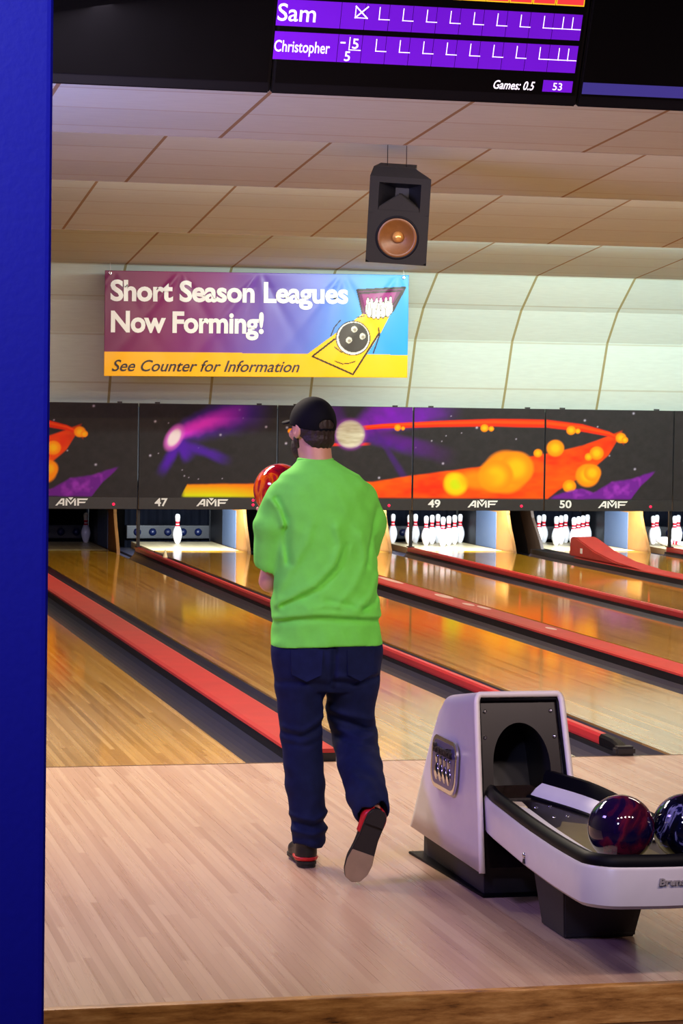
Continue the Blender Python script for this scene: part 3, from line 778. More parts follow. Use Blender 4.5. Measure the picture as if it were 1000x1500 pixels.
banner_text('headline_lettering', 'Short Season Leagues', 160, 507, 452, 41, M['letter'], offset=0.032, spacing=0.97)
banner_text('headline_lettering', 'Now Forming!', 161, 383, 498, 42, M['letter'], offset=0.032, spacing=0.97)
banner_text('footer_lettering', 'See Counter for Information', 163, 437, 545, 17, M['letterdark'], offset=0.008, shear=0.35)
for a in (0.06, BW - 0.06):
    p = Vector(bpos(np.array(a), np.array(BH - 0.03)))
    bm = nb(); lathe(bm, [(0.010, -0.004), (0.018, -0.006), (0.022, 0.0), (0.018, 0.004), (0.010, 0.003)], (p.x, p.y - 0.004, p.z), 12, ax='y'); obj('grommet', bm, M['chrome'], banner)
    bm = nb(); tube(bm, [(p.x, p.y - 0.006, p.z), (p.x + 0.004, p.y + 0.01, p.z + 0.05), (p.x, p.y + 0.03, 3.375)], 0.003, 6); obj('tie_cord', bm, M['white'], banner)

# ================================================================== LOUDSPEAKER
sp = thing('loudspeaker', 'black two-way loudspeaker hanging from the stepped ceiling', 'loudspeaker', (1.81, 5.42, 3.172))
sp.rotation_euler = Matrix.Rotation(radians(-20), 3, 'Z').__matmul__(Matrix.Rotation(radians(11), 3, 'X')).__matmul__(Matrix.Rotation(radians(3.5), 3, 'Y')).to_euler()
SPK = mat('speaker_carpet_black', (15, 13, 11), 0.85, var=0.4, scale=120)
bm = nb(); w, h = 0.225, 0.318
A = [(-w, 0, -h), (w, 0, -h), (w, 0, h), (-w, 0, h)]
vf = [bm.verts.new(p) for p in A]
vt = [bm.verts.new(p) for p in ((-w + 0.015, 0.09, h + 0.062), (w - 0.13, 0.09, h + 0.062))]
vb = [bm.verts.new(p) for p in ((-w + 0.04, 0.36, -h), (w - 0.14, 0.36, -h), (w - 0.14, 0.36, h + 0.062), (-w + 0.04, 0.36, h + 0.062))]
# front baffle ring with the horn mouth cut out
hm = [(-0.155, 0.0, 0.075), (0.155, 0.0, 0.075), (0.155, 0.0, 0.275), (-0.155, 0.0, 0.275)]
vh = [bm.verts.new(p) for p in hm]
vm = [bm.verts.new(p) for p in ((w, 0, 0.05), (-w, 0, 0.05))]
qd = [vm[1], vm[0], vf[2], vf[3]]
for i in range(4): bm.faces.new([qd[i], qd[(i + 1) % 4], vh[(i + 1) % 4], vh[i]])
NS = 48; sq = []; cr = []
for i in range(NS):
    a = 2 * pi * i / NS; ca, sa = cos(a), sin(a)
    k = min(w / max(abs(ca), 1e-9), (0.175 if sa > 0 else 0.193) / max(abs(sa), 1e-9))
    sq.append(bm.verts.new((ca * k, 0, -0.125 + sa * k))); cr.append(bm.verts.new((0.15 * ca, 0, -0.125 + 0.15 * sa)))
for i in range(NS): bm.faces.new([sq[i], sq[(i + 1) % NS], cr[(i + 1) % NS], cr[i]])
for q in ((vf[3], vf[2], vt[1], vt[0]), (vt[0], vt[1], vb[2], vb[3]), (vf[0], vm[1], vf[3], vt[0], vb[3], vb[0]), (vf[1], vb[1], vb[2], vt[1], vf[2], vm[0]), (vf[0], vb[0], vb[1], vf[1]), (vb[0], vb[3], vb[2], vb[1])): bm.faces.new(q)
cabi = obj('cabinet', bm, SPK, sp, world=False)
bm = nb()
vo = [bm.verts.new((x, y + 0.001, z)) for x, y, z in hm]; vi = [bm.verts.new(p) for p in ((-0.05, 0.2, 0.14), (0.05, 0.2, 0.14), (0.05, 0.2, 0.22), (-0.05, 0.2, 0.22))]
vp = bm.verts.new((-0.005, 0.05, 0.205))
for i in (1, 2, 3): bm.faces.new([vo[i], vo[(i + 1) % 4], vi[(i + 1) % 4], vi[i]])
bm.faces.new(vi)
obj('horn', bm, mat('horn_black', (18, 18, 24), 0.4), sp, world=False)
bm = nb(); prism(bm, [(-0.158, 0.070), (0.158, 0.070), (0.15, 0.095), (0.0, 0.198), (-0.15, 0.095)], 1, 0.002, 0.10, bev=0.006); obj('horn_baffle', bm, SPK, sp, world=False)
bm = nb(); lathe(bm, [(0.132, 0.004), (0.15, -0.004), (0.158, -0.004), (0.162, 0.0), (0.162, 0.006)], (0.0, 0.0, -0.125), 40, ax='y'); obj('woofer_rim', bm, M['rubber'], sp, world=False)
bm = nb(); lathe(bm, [(0.152, 0.004), (0.142, -0.002), (0.132, -0.006), (0.122, 0.002), (0.03, 0.058), (0.0, 0.06)], (0.0, -0.001, -0.125), 40, ax='y'); wf = obj('woofer_cone', bm, mat('amber_paper_cone', (104, 66, 30), 0.38, var=0.25, scale=25), sp, world=False)
wf['label'] = 'amber woofer cone'
bm = nb(); lathe(bm, [(0.042, 0.046), (0.036, 0.022), (0.02, 0.006), (0, 0.0)], (0.0, -0.001, -0.125), 24, ax='y'); obj('dust_cap', bm, mat('gold_dust_cap', (200, 150, 84), 0.2, metal=0.5), wf, world=False)
bm = nb()
for dx in (-0.12, 0.02): tube(bm, [(dx, 0.2, 0.38), (dx, 0.14, 0.50), (dx, 0.11, 0.60)], 0.003, 6)
obj('hanging_chain', bm, M['dark_metal'], sp, world=False)
bm = nb(); prism(bm, [(-0.17, 0.05), (0.07, 0.05), (0.07, 0.2), (-0.17, 0.2)], 2, 0.565, 0.60, bev=0.004); obj('ceiling_shadow_plate', bm, M['dark_metal'], sp, world=False)  # dark mount plate standing in for the shadow above the speaker

# ================================================================== SCORE MONITORS
TL = radians(22); MU = Vector((0, -sin(TL), cos(TL))); MN = Vector((0, -cos(TL), -sin(TL)))
X1, XP = -0.062, 1.755
def emis(name, rgb, e, var=0.04):
    return mat(name, rgb, 0.4, var=var, emit=e, scale=2)
HOUS = mat('monitor_housing', (8, 8, 18), 0.45, spec=0.2)
SCR_BLACK = mat('screen_black', (4, 4, 8), 0.35, var=0.2, spec=0.12)
PURP = emis('score_row_violet', (106, 8, 204), 0.68, var=0.12); WHITEL = emis('score_text_glow', (250, 238, 255), 1.2); REDR = emis('score_row_red', (240, 56, 60), 0.9, 0.1); YEL = emis('score_row_yellow', (250, 190, 30), 0.9); BLUEB = emis('score_bar_blue', (58, 52, 136), 0.6)
def monitor(k, label):
    x0 = X1 + XP * k
    t = thing('score_monitor', label, 'monitor', (x0 + XP / 2, 1.05, 3.515), 'overhead score monitors')
    O = Vector((x0, 1.05, 3.515)); F = (O, (1, 0, 0), MU, MN)
    def slab(bm, a0, a1, b0, b1, d0, d1, bev=0.0):
        vs = box(bm, a0, a1, b0, b1, d0, d1)
        es = list({e for v in vs for e in v.link_edges})
        if bev: bmesh.ops.bevel(bm, geom=es, offset=bev, segments=2, affect='EDGES')
        return bm
    def to(bm):
        for v in bm.verts: v.co = O + Vector((1, 0, 0)) * v.co.x + MU * v.co.y + MN * v.co.z
        return bm
    bm = to(slab(nb(), 0.004, XP - 0.004, 0.0, 1.30, -0.10, 0.0, 0.008)); obj('housing', bm, HOUS, t)
    bm = to(slab(nb(), 0.02, XP - 0.02, 0.062, 1.28, -0.002, 0.003)); s = obj('screen', bm, SCR_BLACK, t)
    bm = to(slab(nb(), 0.5, 0.58, 0.3, 0.9, -0.16, -0.10)); join(bm, to(slab(nb(), 1.2, 1.28, 0.3, 0.9, -0.16, -0.10))); obj('mounting_bracket', bm, M['dark_metal'], t)
    for xx in (0.54, 1.24):
        bm = nb(); q = O + Vector((xx, 0, 0)) + MU * 0.6 + MN * -0.13; tube(bm, [q, (q.x, q.y + 0.12, q.z + 0.02), (q.x, 1.74, q.z + 0.05)], 0.02, 8); obj('support_arm', bm, M['dark_metal'], t)
    return t, s, F
tL, sL, FL = monitor(-1, 'blank black overhead monitor next to the blue pillar')
t0, s0, F0 = monitor(0, 'overhead score monitor lit with two violet score rows')
tR, sR, FR = monitor(1, 'dark overhead monitor at the right with one dull blue bar')
F0 = (F0[0] + MN * 0.003, F0[1], F0[2], F0[3])
def rect(bm, a0, a1, b0, b1, F, d=0.0015): poly2(bm, [(a0 - X1, b0), (a1 - X1, b0), (a1 - X1, b1), (a0 - X1, b1)], F, d)
C0, CPI = 0.290, 0.1335
cells = [(-0.066, C0 - 0.003)] + [(C0 + CPI * i, C0 + CPI * (i + 1) - 0.003) for i in range(9)] + [(C0 + CPI * 9, 1.655)]
Fm = (F0[0] + MN * 0.0016, F0[1], F0[2], F0[3])
for nm, b0, b1 in (('Sam', 0.376, 0.520), ('Christopher', 0.192, 0.345)):
    bm = nb()
    for a0, a1 in cells: rect(bm, a0, a1, b0, b1, F0)
    row = obj('score_row', bm, PURP, s0)
    bm = text_bm(nm, 1, offset=0.008)
    if nm == 'Sam': fit(bm, -0.06 - X1, 0.150 - X1, b0 + 0.026, 0.096, Fm)
    else: fit(bm, -0.063 - X1, 0.245 - X1, b0 + 0.022, 0.084, Fm)
    obj('player_name', bm, WHITEL, row)
    for i in range(1, 9):
        bm = nb(); a = cells[i + 1][0] + 0.078
        stroke2(bm, [(a - X1, b1 - 0.018), (a - X1, b1 - 0.083), (a + 0.058 - X1, b1 - 0.083)], 0.0045, Fm, 0.001)
        obj('score_mark', bm, WHITEL, row)
    bm = nb(); a = cells[10][0]
    stroke2(bm, [(a + 0.0 - X1, b1 - 0.083), (a + 0.16 - X1, b1 - 0.083)], 0.0045, Fm, 0.001)
    for d in (0.055, 0.11): stroke2(bm, [(a + d - X1, b1 - 0.018), (a + d - X1, b1 - 0.083)], 0.0045, Fm, 0.001)
    obj('score_mark', bm, WHITEL, row); bm = nb()
    a = cells[1][0]
    if nm == 'Sam':
        q = (a + 0.078, a + 0.145, b1 - 0.080, b1 - 0.018)
        stroke2(bm, [(q[0] - X1, q[3]), (q[0] - X1, q[2]), (q[1] - X1, q[2])], 0.0045, Fm, 0.001)
        stroke2(bm, [(q[0] - X1, q[2]), (q[1] - X1, q[3])], 0.007, Fm, 0.001); stroke2(bm, [(q[0] - X1, q[3]), (q[1] - X1, q[2])], 0.007, Fm, 0.001)
    else:
        stroke2(bm, [(a + 0.015 - X1, b1 - 0.045), (a + 0.035 - X1, b1 - 0.045)], 0.008, Fm, 0.001)
        stroke2(bm, [(a + 0.062 - X1, b1 - 0.015), (a + 0.062 - X1, b1 - 0.083), (a + 0.125 - X1, b1 - 0.083)], 0.0045, Fm, 0.001)
        t5 = text_bm('5', 1, offset=0.01); fit(t5, a + 0.078 - X1, a + 0.112 - X1, b1 - 0.076, 0.056, Fm); join(bm, t5)
        t5 = text_bm('5', 1, offset=0.01); fit(t5, a + 0.040 - X1, a + 0.072 - X1, b1 - 0.146, 0.054, Fm); join(bm, t5)
    obj('first_frame_score', bm, WHITEL, row)
bm = nb()
for a0, a1 in cells: rect(bm, a0, a1, 0.566, 0.66, F0)
rr_ = obj('header_row', bm, YEL, s0)
bm = nb()
for i, (a0, a1) in enumerate(cells): rect(bm, a0 + 0.006, a1 - 0.006, 0.573, 0.655, Fm)
obj('header_cells', bm, REDR, rr_)
bm = text_bm('Games: 0.5', 1, offset=0.012, shear=0.25); fit(bm, 1.194 - X1, 1.432 - X1, 0.083, 0.050, Fm); obj('games_text', bm, WHITEL, s0)
bm = nb(); rect(bm, 1.480, 1.652, 0.080, 0.145, F0); bx_ = obj('total_box', bm, PURP, s0)
bm = text_bm('53', 1, offset=0.004); fit(bm, 1.538 - X1, 1.592 - X1, 0.090, 0.042, Fm); obj('total_text', bm, WHITEL, bx_)
bm = nb(); poly2(bm, [(0.0 + 0.02, 0.076), (XP - 0.02, 0.076), (XP - 0.02, 0.142), (0.02, 0.142)], (FR[0] + MN * 0.003, FR[1], FR[2], FR[3]), 0.0015); obj('status_bar', bm, BLUEB, sR)

# ================================================================== BALL RETURN
br = thing('ball_return', 'pale grey ball return hood with its low rack of bowling balls', 'ball return', (0.0, -3.1, 0.0))
def Yf(t): return -3.62 + 0.20 * t
def Yb(t): return -2.60 - 0.34 * t
def HP(x, t, s):
    k = ss(0.86, 1.0, np.array(s)) * 0.035 * ss(0.6, 1.0, np.array(t))
    return (x * (1 - 0.03 * s), Yf(t) + (Yb(t) - Yf(t)) * s, 0.12 + t * (0.645 - 0.070 * s) - float(k))
prof = [(-0.196 + 0.024 * t / 0.93, t) for t in np.linspace(0, 0.93, 8)]
prof += [(-0.172 + 0.034 * (1 - cos(a)), 0.93 + 0.07 * sin(a)) for a in np.linspace(0.2, pi / 2, 6)]
prof += [(x, 1.0) for x in np.linspace(-0.10, 0.10, 5)] + [(-x, t) for x, t in prof[::-1]]
bm = nb(); rr = [[HP(x, t, s) for x, t in prof] for s in (0, 0.02, 0.2, 0.4, 0.6, 0.8, 0.88, 0.93, 0.97, 1.0)]
V = [[bm.verts.new(p) for p in r] for r in rr]
for a, b in zip(V, V[1:]):
    for i in range(len(prof) - 1): bm.faces.new([a[i], a[i + 1], b[i + 1], b[i]]).smooth = True
bm.faces.new(V[-1])
o = obj('hood', bm, M['shell'], br); md = o.modifiers.new('thickness', 'SOLIDIFY'); md.thickness = 0.012; md.offset = -1
hood = o
bm = nb(); tube(bm, [(x, y - 0.004, z) for x, y, z in [HP(x * 0.975, min(t, 0.985), 0) for x, t in prof]], 0.012, 10); obj('edge_trim', bm, M['shell_edge'], hood)
# front panel with the arched ball opening
def FP(x, t, d=0.022): return (x, Yf(t) + d, 0.12 + t * 0.645)
bm = nb(); n = 40; arch = []; outer = []
for i in range(n + 1):
    a = pi * i / n
    ax_, at_ = -0.112 * cos(a), 0.555 + 0.265 * sin(a) ** 0.9
    if i == 0 or i == n: at_ = 0.555
    arch.append((ax_, at_))
    dx, dt = -cos(a), sin(a)
    k = min(0.152 / max(abs(dx), 1e-6), 0.395 / max(dt, 1e-6)); outer.append((dx * k, 0.56 + dt * k if i not in (0, n) else 0.555))
arch = [(-0.118, 0.40)] + arch + [(0.118, 0.40)]; outer = [(-0.158, 0.40)] + outer + [(0.158, 0.40)]
va = [bm.verts.new(FP(x, t)) for x, t in arch]; vo = [bm.verts.new(FP(x, t)) for x, t in outer]
for i in range(len(arch) - 1): bm.faces.new([va[i], va[i + 1], vo[i + 1], vo[i]])
v4 = [bm.verts.new(FP(x, t)) for x, t in ((-0.158, 0.40), (0.158, 0.40), (0.17, 0.02), (-0.17, 0.02))]; bm.faces.new(v4)
fp = obj('front_panel', bm, M['brownblack'], hood)
bm = nb()
rr = [[(x, FP(x, t)[1] + d, FP(x, t)[2]) for x, t in arch] for d in (0.0, 0.30)]
V = [[bm.verts.new(p) for p in r] for r in rr]
for i in range(len(arch) - 1): bm.faces.new([V[0][i], V[0][i + 1], V[1][i + 1], V[1][i]])
bm.faces.new(V[1]); obj('ball_tunnel', bm, M['black'], fp)
bm = nb(); tube(bm, [FP(x, t, 0.012) for x, t in ((-0.178, 0.02), (-0.157, 0.93), (-0.15, 0.955), (0.15, 0.955), (0.157, 0.93), (0.178, 0.02))], 0.009, 8); obj('gasket', bm, M['rubber'], fp)
for x, t in ((-0.130, 0.885), (-0.136, 0.74), (0.136, 0.74), (0.128, 0.885)):
    bm = nb(); p = FP(x, t, 0.020); lathe(bm, [(0, -0.006), (0.006, -0.004), (0.0075, 0.0), (0.0075, 0.004), (0, 0.004)], p, 12, ax='y'); obj('panel_screw', bm, M['chrome'], fp)
# chrome plaque on the side: lettering over four pins
BO = Vector((-0.1835, -3.105, 0.447)); BF = (BO + Vector((-0.005, 0, 0)), (0, -1, 0), (0.04, 0, 1), (-1, 0, 0))
def rrect(w, h, r, n=6):
    out = []
    for cx, cy, a0 in ((w - r, h - r, 0), (-w + r, h - r, pi / 2), (-w + r, -h + r, pi), (w - r, -h + r, 1.5 * pi)):
        out += [(cx + r * cos(a0 + pi / 2 * i / n), cy + r * sin(a0 + pi / 2 * i / n)) for i in range(n + 1)]
    return out
bm = nb(); poly2(bm, rrect(0.175, 0.102, 0.06), BF, 0.010); bmesh.ops.bevel(bm, geom=bm.edges[:], offset=0.002, segments=2, affect='EDGES'); pl = obj('plaque', bm, M['chrome'], hood); pl['label'] = 'chrome plaque with four small pins'
bm = nb(); poly2(bm, rrect(0.155, 0.086, 0.05), (BF[0] + Vector((-0.010, 0, 0)),) + BF[1:], 0.0015); pi_ = obj('plaque_field', bm, mat('plaque_violet', (92, 86, 128), 0.3, metal=0.25, var=0.3, scale=30), pl)
for i in range(4):
    bm = nb(); c = BO + Vector((-0.0165, -(-0.085 + 0.057 * i), -0.070))
    lathe(bm, [(r * 0.40, h * 0.26) for r, h in PROF], c, 14)
    for v in bm.verts: v.co.x = c.x + (v.co.x - c.x) * 0.35; v.co.y = c.y + (v.co.y - c.y) * 1.25
    obj('plaque_pin', bm, M['chrome'], pl, smooth=True)
bm = text_bm('Brunswick', 1, offset=0.02, extrude=0.01); fit(bm, -0.118, 0.125, 0.036, 0.036, (BF[0] + Vector((-0.0118, 0, 0)),) + BF[1:]); obj('plaque_lettering', bm, M['letterdark'], pl)
# base and foot flange
bm = nb(); box(bm, -0.132, 0.132, -3.45, -2.60, 0.006, 0.135, 0.004); bs = obj('base', bm, M['panel_grey'], br)
bm = nb(); prism(bm, [(-0.185, -2.56), (-0.145, -3.49), (0.145, -3.49), (0.145, -2.56)], 2, 0.0005, 0.010, bev=0.002); obj('floor_flange', bm, M['rubber'], bs)
# rack
LWD = [(-3.50, -0.150), (-3.56, -0.168), (-3.8, -0.188), (-4.2, -0.222), (-4.6, -0.243), (-4.80, -0.243)]
RWD = [(-4.80, 0.290), (-4.6, 0.284), (-4.2, 0.258), (-3.8, 0.208), (-3.56, 0.155), (-3.46, 0.135)]
def arc(cx, cy, r, a0, a1, n=8): return [(cx + r * cos(a0 + (a1 - a0) * i / n), cy + r * sin(a0 + (a1 - a0) * i / n)) for i in range(n + 1)]
def dens(pts, n):
    ys = [p[0] for p in pts]; s = np.linspace(0, 1, n); y = ys[0] + (ys[-1] - ys[0]) * s
    o_ = np.argsort(ys); x = np.interp(y, np.array(ys)[o_], np.array([p[1] for p in pts])[o_])
    for _ in range(4): x[1:-1] = (x[:-2] + 2 * x[1:-1] + x[2:]) / 4
    return [(a, b) for a, b in zip(x, y)]
FR_Y, FRAD = -4.965, 0.13
plan = dens(LWD, 24) + arc(-0.243 + FRAD, FR_Y + FRAD, FRAD, pi, 1.5 * pi)[1:] + [(x, FR_Y - 0.012 * sin(pi * (x + 0.11) / 0.27)) for x in (-0.06, 0.0, 0.06, 0.12)] + arc(0.290 - FRAD, FR_Y + FRAD, FRAD, 1.5 * pi, 2 * pi) + dens(RWD, 24)[1:]
plan = np.array(plan); tg = np.gradient(plan, axis=0); tg /= np.linalg.norm(tg, axis=1)[:, None]; inn = np.stack([-tg[:, 1], tg[:, 0]], -1)
def rise(p): return 0.045 * float(ss(-4.45, -3.65, np.array(p[1]))) * (1 if p[0] > 0 else 0.0)
def sweep(prof, name, m, parent, rise_k=0.0, i0=0, i1=None, smooth=True):
    """closed profile of (inset, z, rise weight) carried along the plan line"""
    bm = nb(); rr = []
    for p, q in list(zip(plan, inn))[i0:i1]:
        rr.append([(p[0] + q[0] * a, p[1] + q[1] * a, z + rise(p) * w) for a, z, w in prof])
    rings(bm, rr)
    o = obj(name, bm, m, parent, smooth=True)
    o.data.set_sharp_from_angle(angle=radians(38))
    return o
rack = sweep([(0.0, 0.268, 0), (0.012, 0.256, 0), (0.026, 0.262, 0), (0.026, 0.376, 0), (0.012, 0.392, 0.2), (0.002, 0.390, 0.2), (-0.004, 0.380, 0)], 'rack_skirt', M['shell'], br)
rim = sweep([(0.006, 0.386, 0.2), (0.004, 0.402, 0.5), (0.010, 0.420, 0.9), (0.022, 0.428, 1), (0.036, 0.426, 1), (0.046, 0.414, 0.9), (0.052, 0.392, 0.5), (0.052, 0.366, 0), (0.014, 0.366, 0)], 'bumper_rim', M['rubber'], rack)
def plate(ins, z0, z1, name, m, parent, lo=0, hi=None, cut=None):
    pts = [(p[0] + q[0] * ins, p[1] + q[1] * ins) for p, q in list(zip(plan, inn))[lo:hi]]
    bm = nb(); prism(bm, pts, 2, z0, z1); return obj(name, bm, m, parent)
fl = plate(0.03, 0.352, 0.3735, 'rack_floor', mat('rack_floor_dark', (24, 20, 20), 0.35, var=0.3, scale=20, spec=0.25), rack)
bmw = nb(); prism(bmw, [(-0.130, -4.83), (0.10, -4.83), (0.10, -4.25), (0.06, -4.10), (-0.02, -4.02), (-0.06, -4.12), (-0.130, -4.2)], 2, 0.3735, 0.3755, bev=0.001); obj('ball_plate', bmw, mat('olive_metal_plate', (112, 104, 64), 0.4, metal=0.2, var=0.25, scale=14, spec=0.3), fl)
sweep([(0.050, 0.3735, 0), (0.052, 0.396, 0), (0.098, 0.390, 0), (0.118, 0.384, 0), (0.122, 0.3735, 0)], 'inner_ledge', M['white'], fl, i0=5, i1=30)
sweep([(0.052, 0.3735, 0), (0.052, 0.402, 0.5), (0.078, 0.392, 0.35), (0.100, 0.380, 0.1), (0.104, 0.3735, 0)], 'inner_ledge', M['white'], fl, i0=46, i1=None)
sweep([(0.104, 0.3735, 0), (0.106, 0.380, 0.1), (0.118, 0.379, 0.05), (0.120, 0.3735, 0)], 'ledge_gasket', M['rubber'], fl, i0=50, i1=None)
bm = nb(); prism(bm, [(-0.105, -3.62), (-0.045, -3.64), (-0.06, -3.75), (-0.12, -3.74)], 2, 0.3735, 0.385, bev=0.004); obj('entry_ramp', bm, M['cream'], fl)
for x, y in ((-0.02, -3.72), (0.04, -3.70), (-0.02, -3.93), (0.035, -3.92)):
    bm = nb(); lathe(bm, [(0.008, 0.0), (0.008, 0.003), (0.004, 0.005), (0, 0.005)], (x, y, 0.3735), 10); obj('floor_screw', bm, M['chrome'], fl)
bm = nb(); bot = [(-0.07, -4.215), (0.19, -4.215), (0.19, -3.96), (-0.07, -3.96)]; top = [(-0.115, -4.32), (0.235, -4.32), (0.235, -3.90), (-0.115, -3.90)]
rings(bm, [[(x, y, 0.0008) for x, y in bot], [(x, y, 0.012) for x, y in bot], [(x, y, 0.352) for x, y in top]]); bmesh.ops.bevel(bm, geom=bm.edges[:], offset=0.006, segments=2, affect='EDGES'); obj('pedestal', bm, M['panel_grey'], rack)
fr = ((0, FR_Y - 0.0185, 0), (1, 0, 0), (0, 0, 1), (0, -1, 0))
bm = text_bm('Brunswick', 1, offset=0.03, extrude=0.003, shear=0.1); fit(bm, -0.019, 0.142, 0.334, 0.023, fr); obj('rack_lettering', bm, mat('embossed_grey', (150, 144, 146), 0.4), rack)
kp = plan[13]; bm = nb(); lathe(bm, [(0, -0.006), (0.007, -0.005), (0.010, 0.0), (0.010, 0.012), (0, 0.012)], (kp[0] - 0.003, kp[1], 0.30), 12, ax='x'); obj('keyhole', bm, M['chrome'], rack)
bm = nb(); prism(bm, [(kp[1] - 0.008, 0.272), (kp[1] + 0.008, 0.272), (kp[1] + 0.003, 0.288), (kp[1] - 0.003, 0.288)], 0, kp[0] - 0.007, kp[0] + 0.006); obj('key_slot', bm, M['black'], rack)

# ================================================================== BALLS
BR = 0.1082
def ball(label, loc, m, holes, seed=0, group=None):
    t = thing('bowling_ball', label, 'bowling ball', loc, group)
    bm = nb(); bmesh.ops.create_uvsphere(bm, u_segments=64, v_segments=40, radius=BR)
    obj('shell', bm, m, t, smooth=True, world=False)
    n = Vector(holes[0]).normalized(); a = n.cross(Vector((0, 0, 1))).normalized(); b = a.cross(n)
    for da, db, r in ((-0.20, 0.10, 0.0125), (0.20, 0.10, 0.0125), (0.02, -0.52, 0.0145)):
        d = (n + a * da + b * db).normalized(); bm = nb()
        ra = []; e1 = d.cross(Vector((0.3, 0.2, 0.9))).normalized(); e2 = d.cross(e1)
        h = math.sqrt(BR * BR - r * r)
        rings(bm, [[d * k + (e1 * cos(2 * pi * i / 18) + e2 * sin(2 * pi * i / 18)) * r * f for i in range(18)] for k, f in ((h - 0.0005, 1.0), (h + 0.0012, 0.98), (h + 0.0012, 0.0 + 0.86))])
        obj('finger_hole', bm, M['black'], t, world=False)
    return t
ball('maroon and violet swirled bowling ball resting alone on the rack of the ball return', (-0.078, -4.785, 0.3757 + BR), swirl('violet_maroon_swirl', [(0.36, (8, 6, 36)), (0.50, (24, 8, 52)), (0.56, (96, 20, 44)), (0.61, (60, 12, 36)), (0.68, (14, 8, 46))], 5, dist=1.2, off=(0.3, 0.1, 0)), [(0.3, 0.9, 0.3)], group='balls on the rack')
ball('dark navy marbled bowling ball cut off by the picture edge', (0.141, -4.79, 0.3757 + BR), swirl('navy_marble', [(0.38, (4, 4, 16)), (0.53, (8, 10, 40)), (0.58, (120, 120, 180)), (0.62, (20, 22, 80)), (0.75, (6, 6, 28))], 9, dist=3.2, off=(1.3, 0, 0.4)), [(0.2, 0.9, 0.4)], group='balls on the rack')
BALL = Vector((-0.713, -2.42, 1.479))
ball('red and orange swirled bowling ball held up at the man\'s left shoulder', tuple(BALL), swirl('red_orange_swirl', [(0.34, (120, 8, 40)), (0.46, (190, 18, 30)), (0.53, (248, 110, 20)), (0.60, (210, 30, 26)), (0.72, (96, 20, 110))], 7, dist=1.6), [(0.2, 0.6, 0.8)])
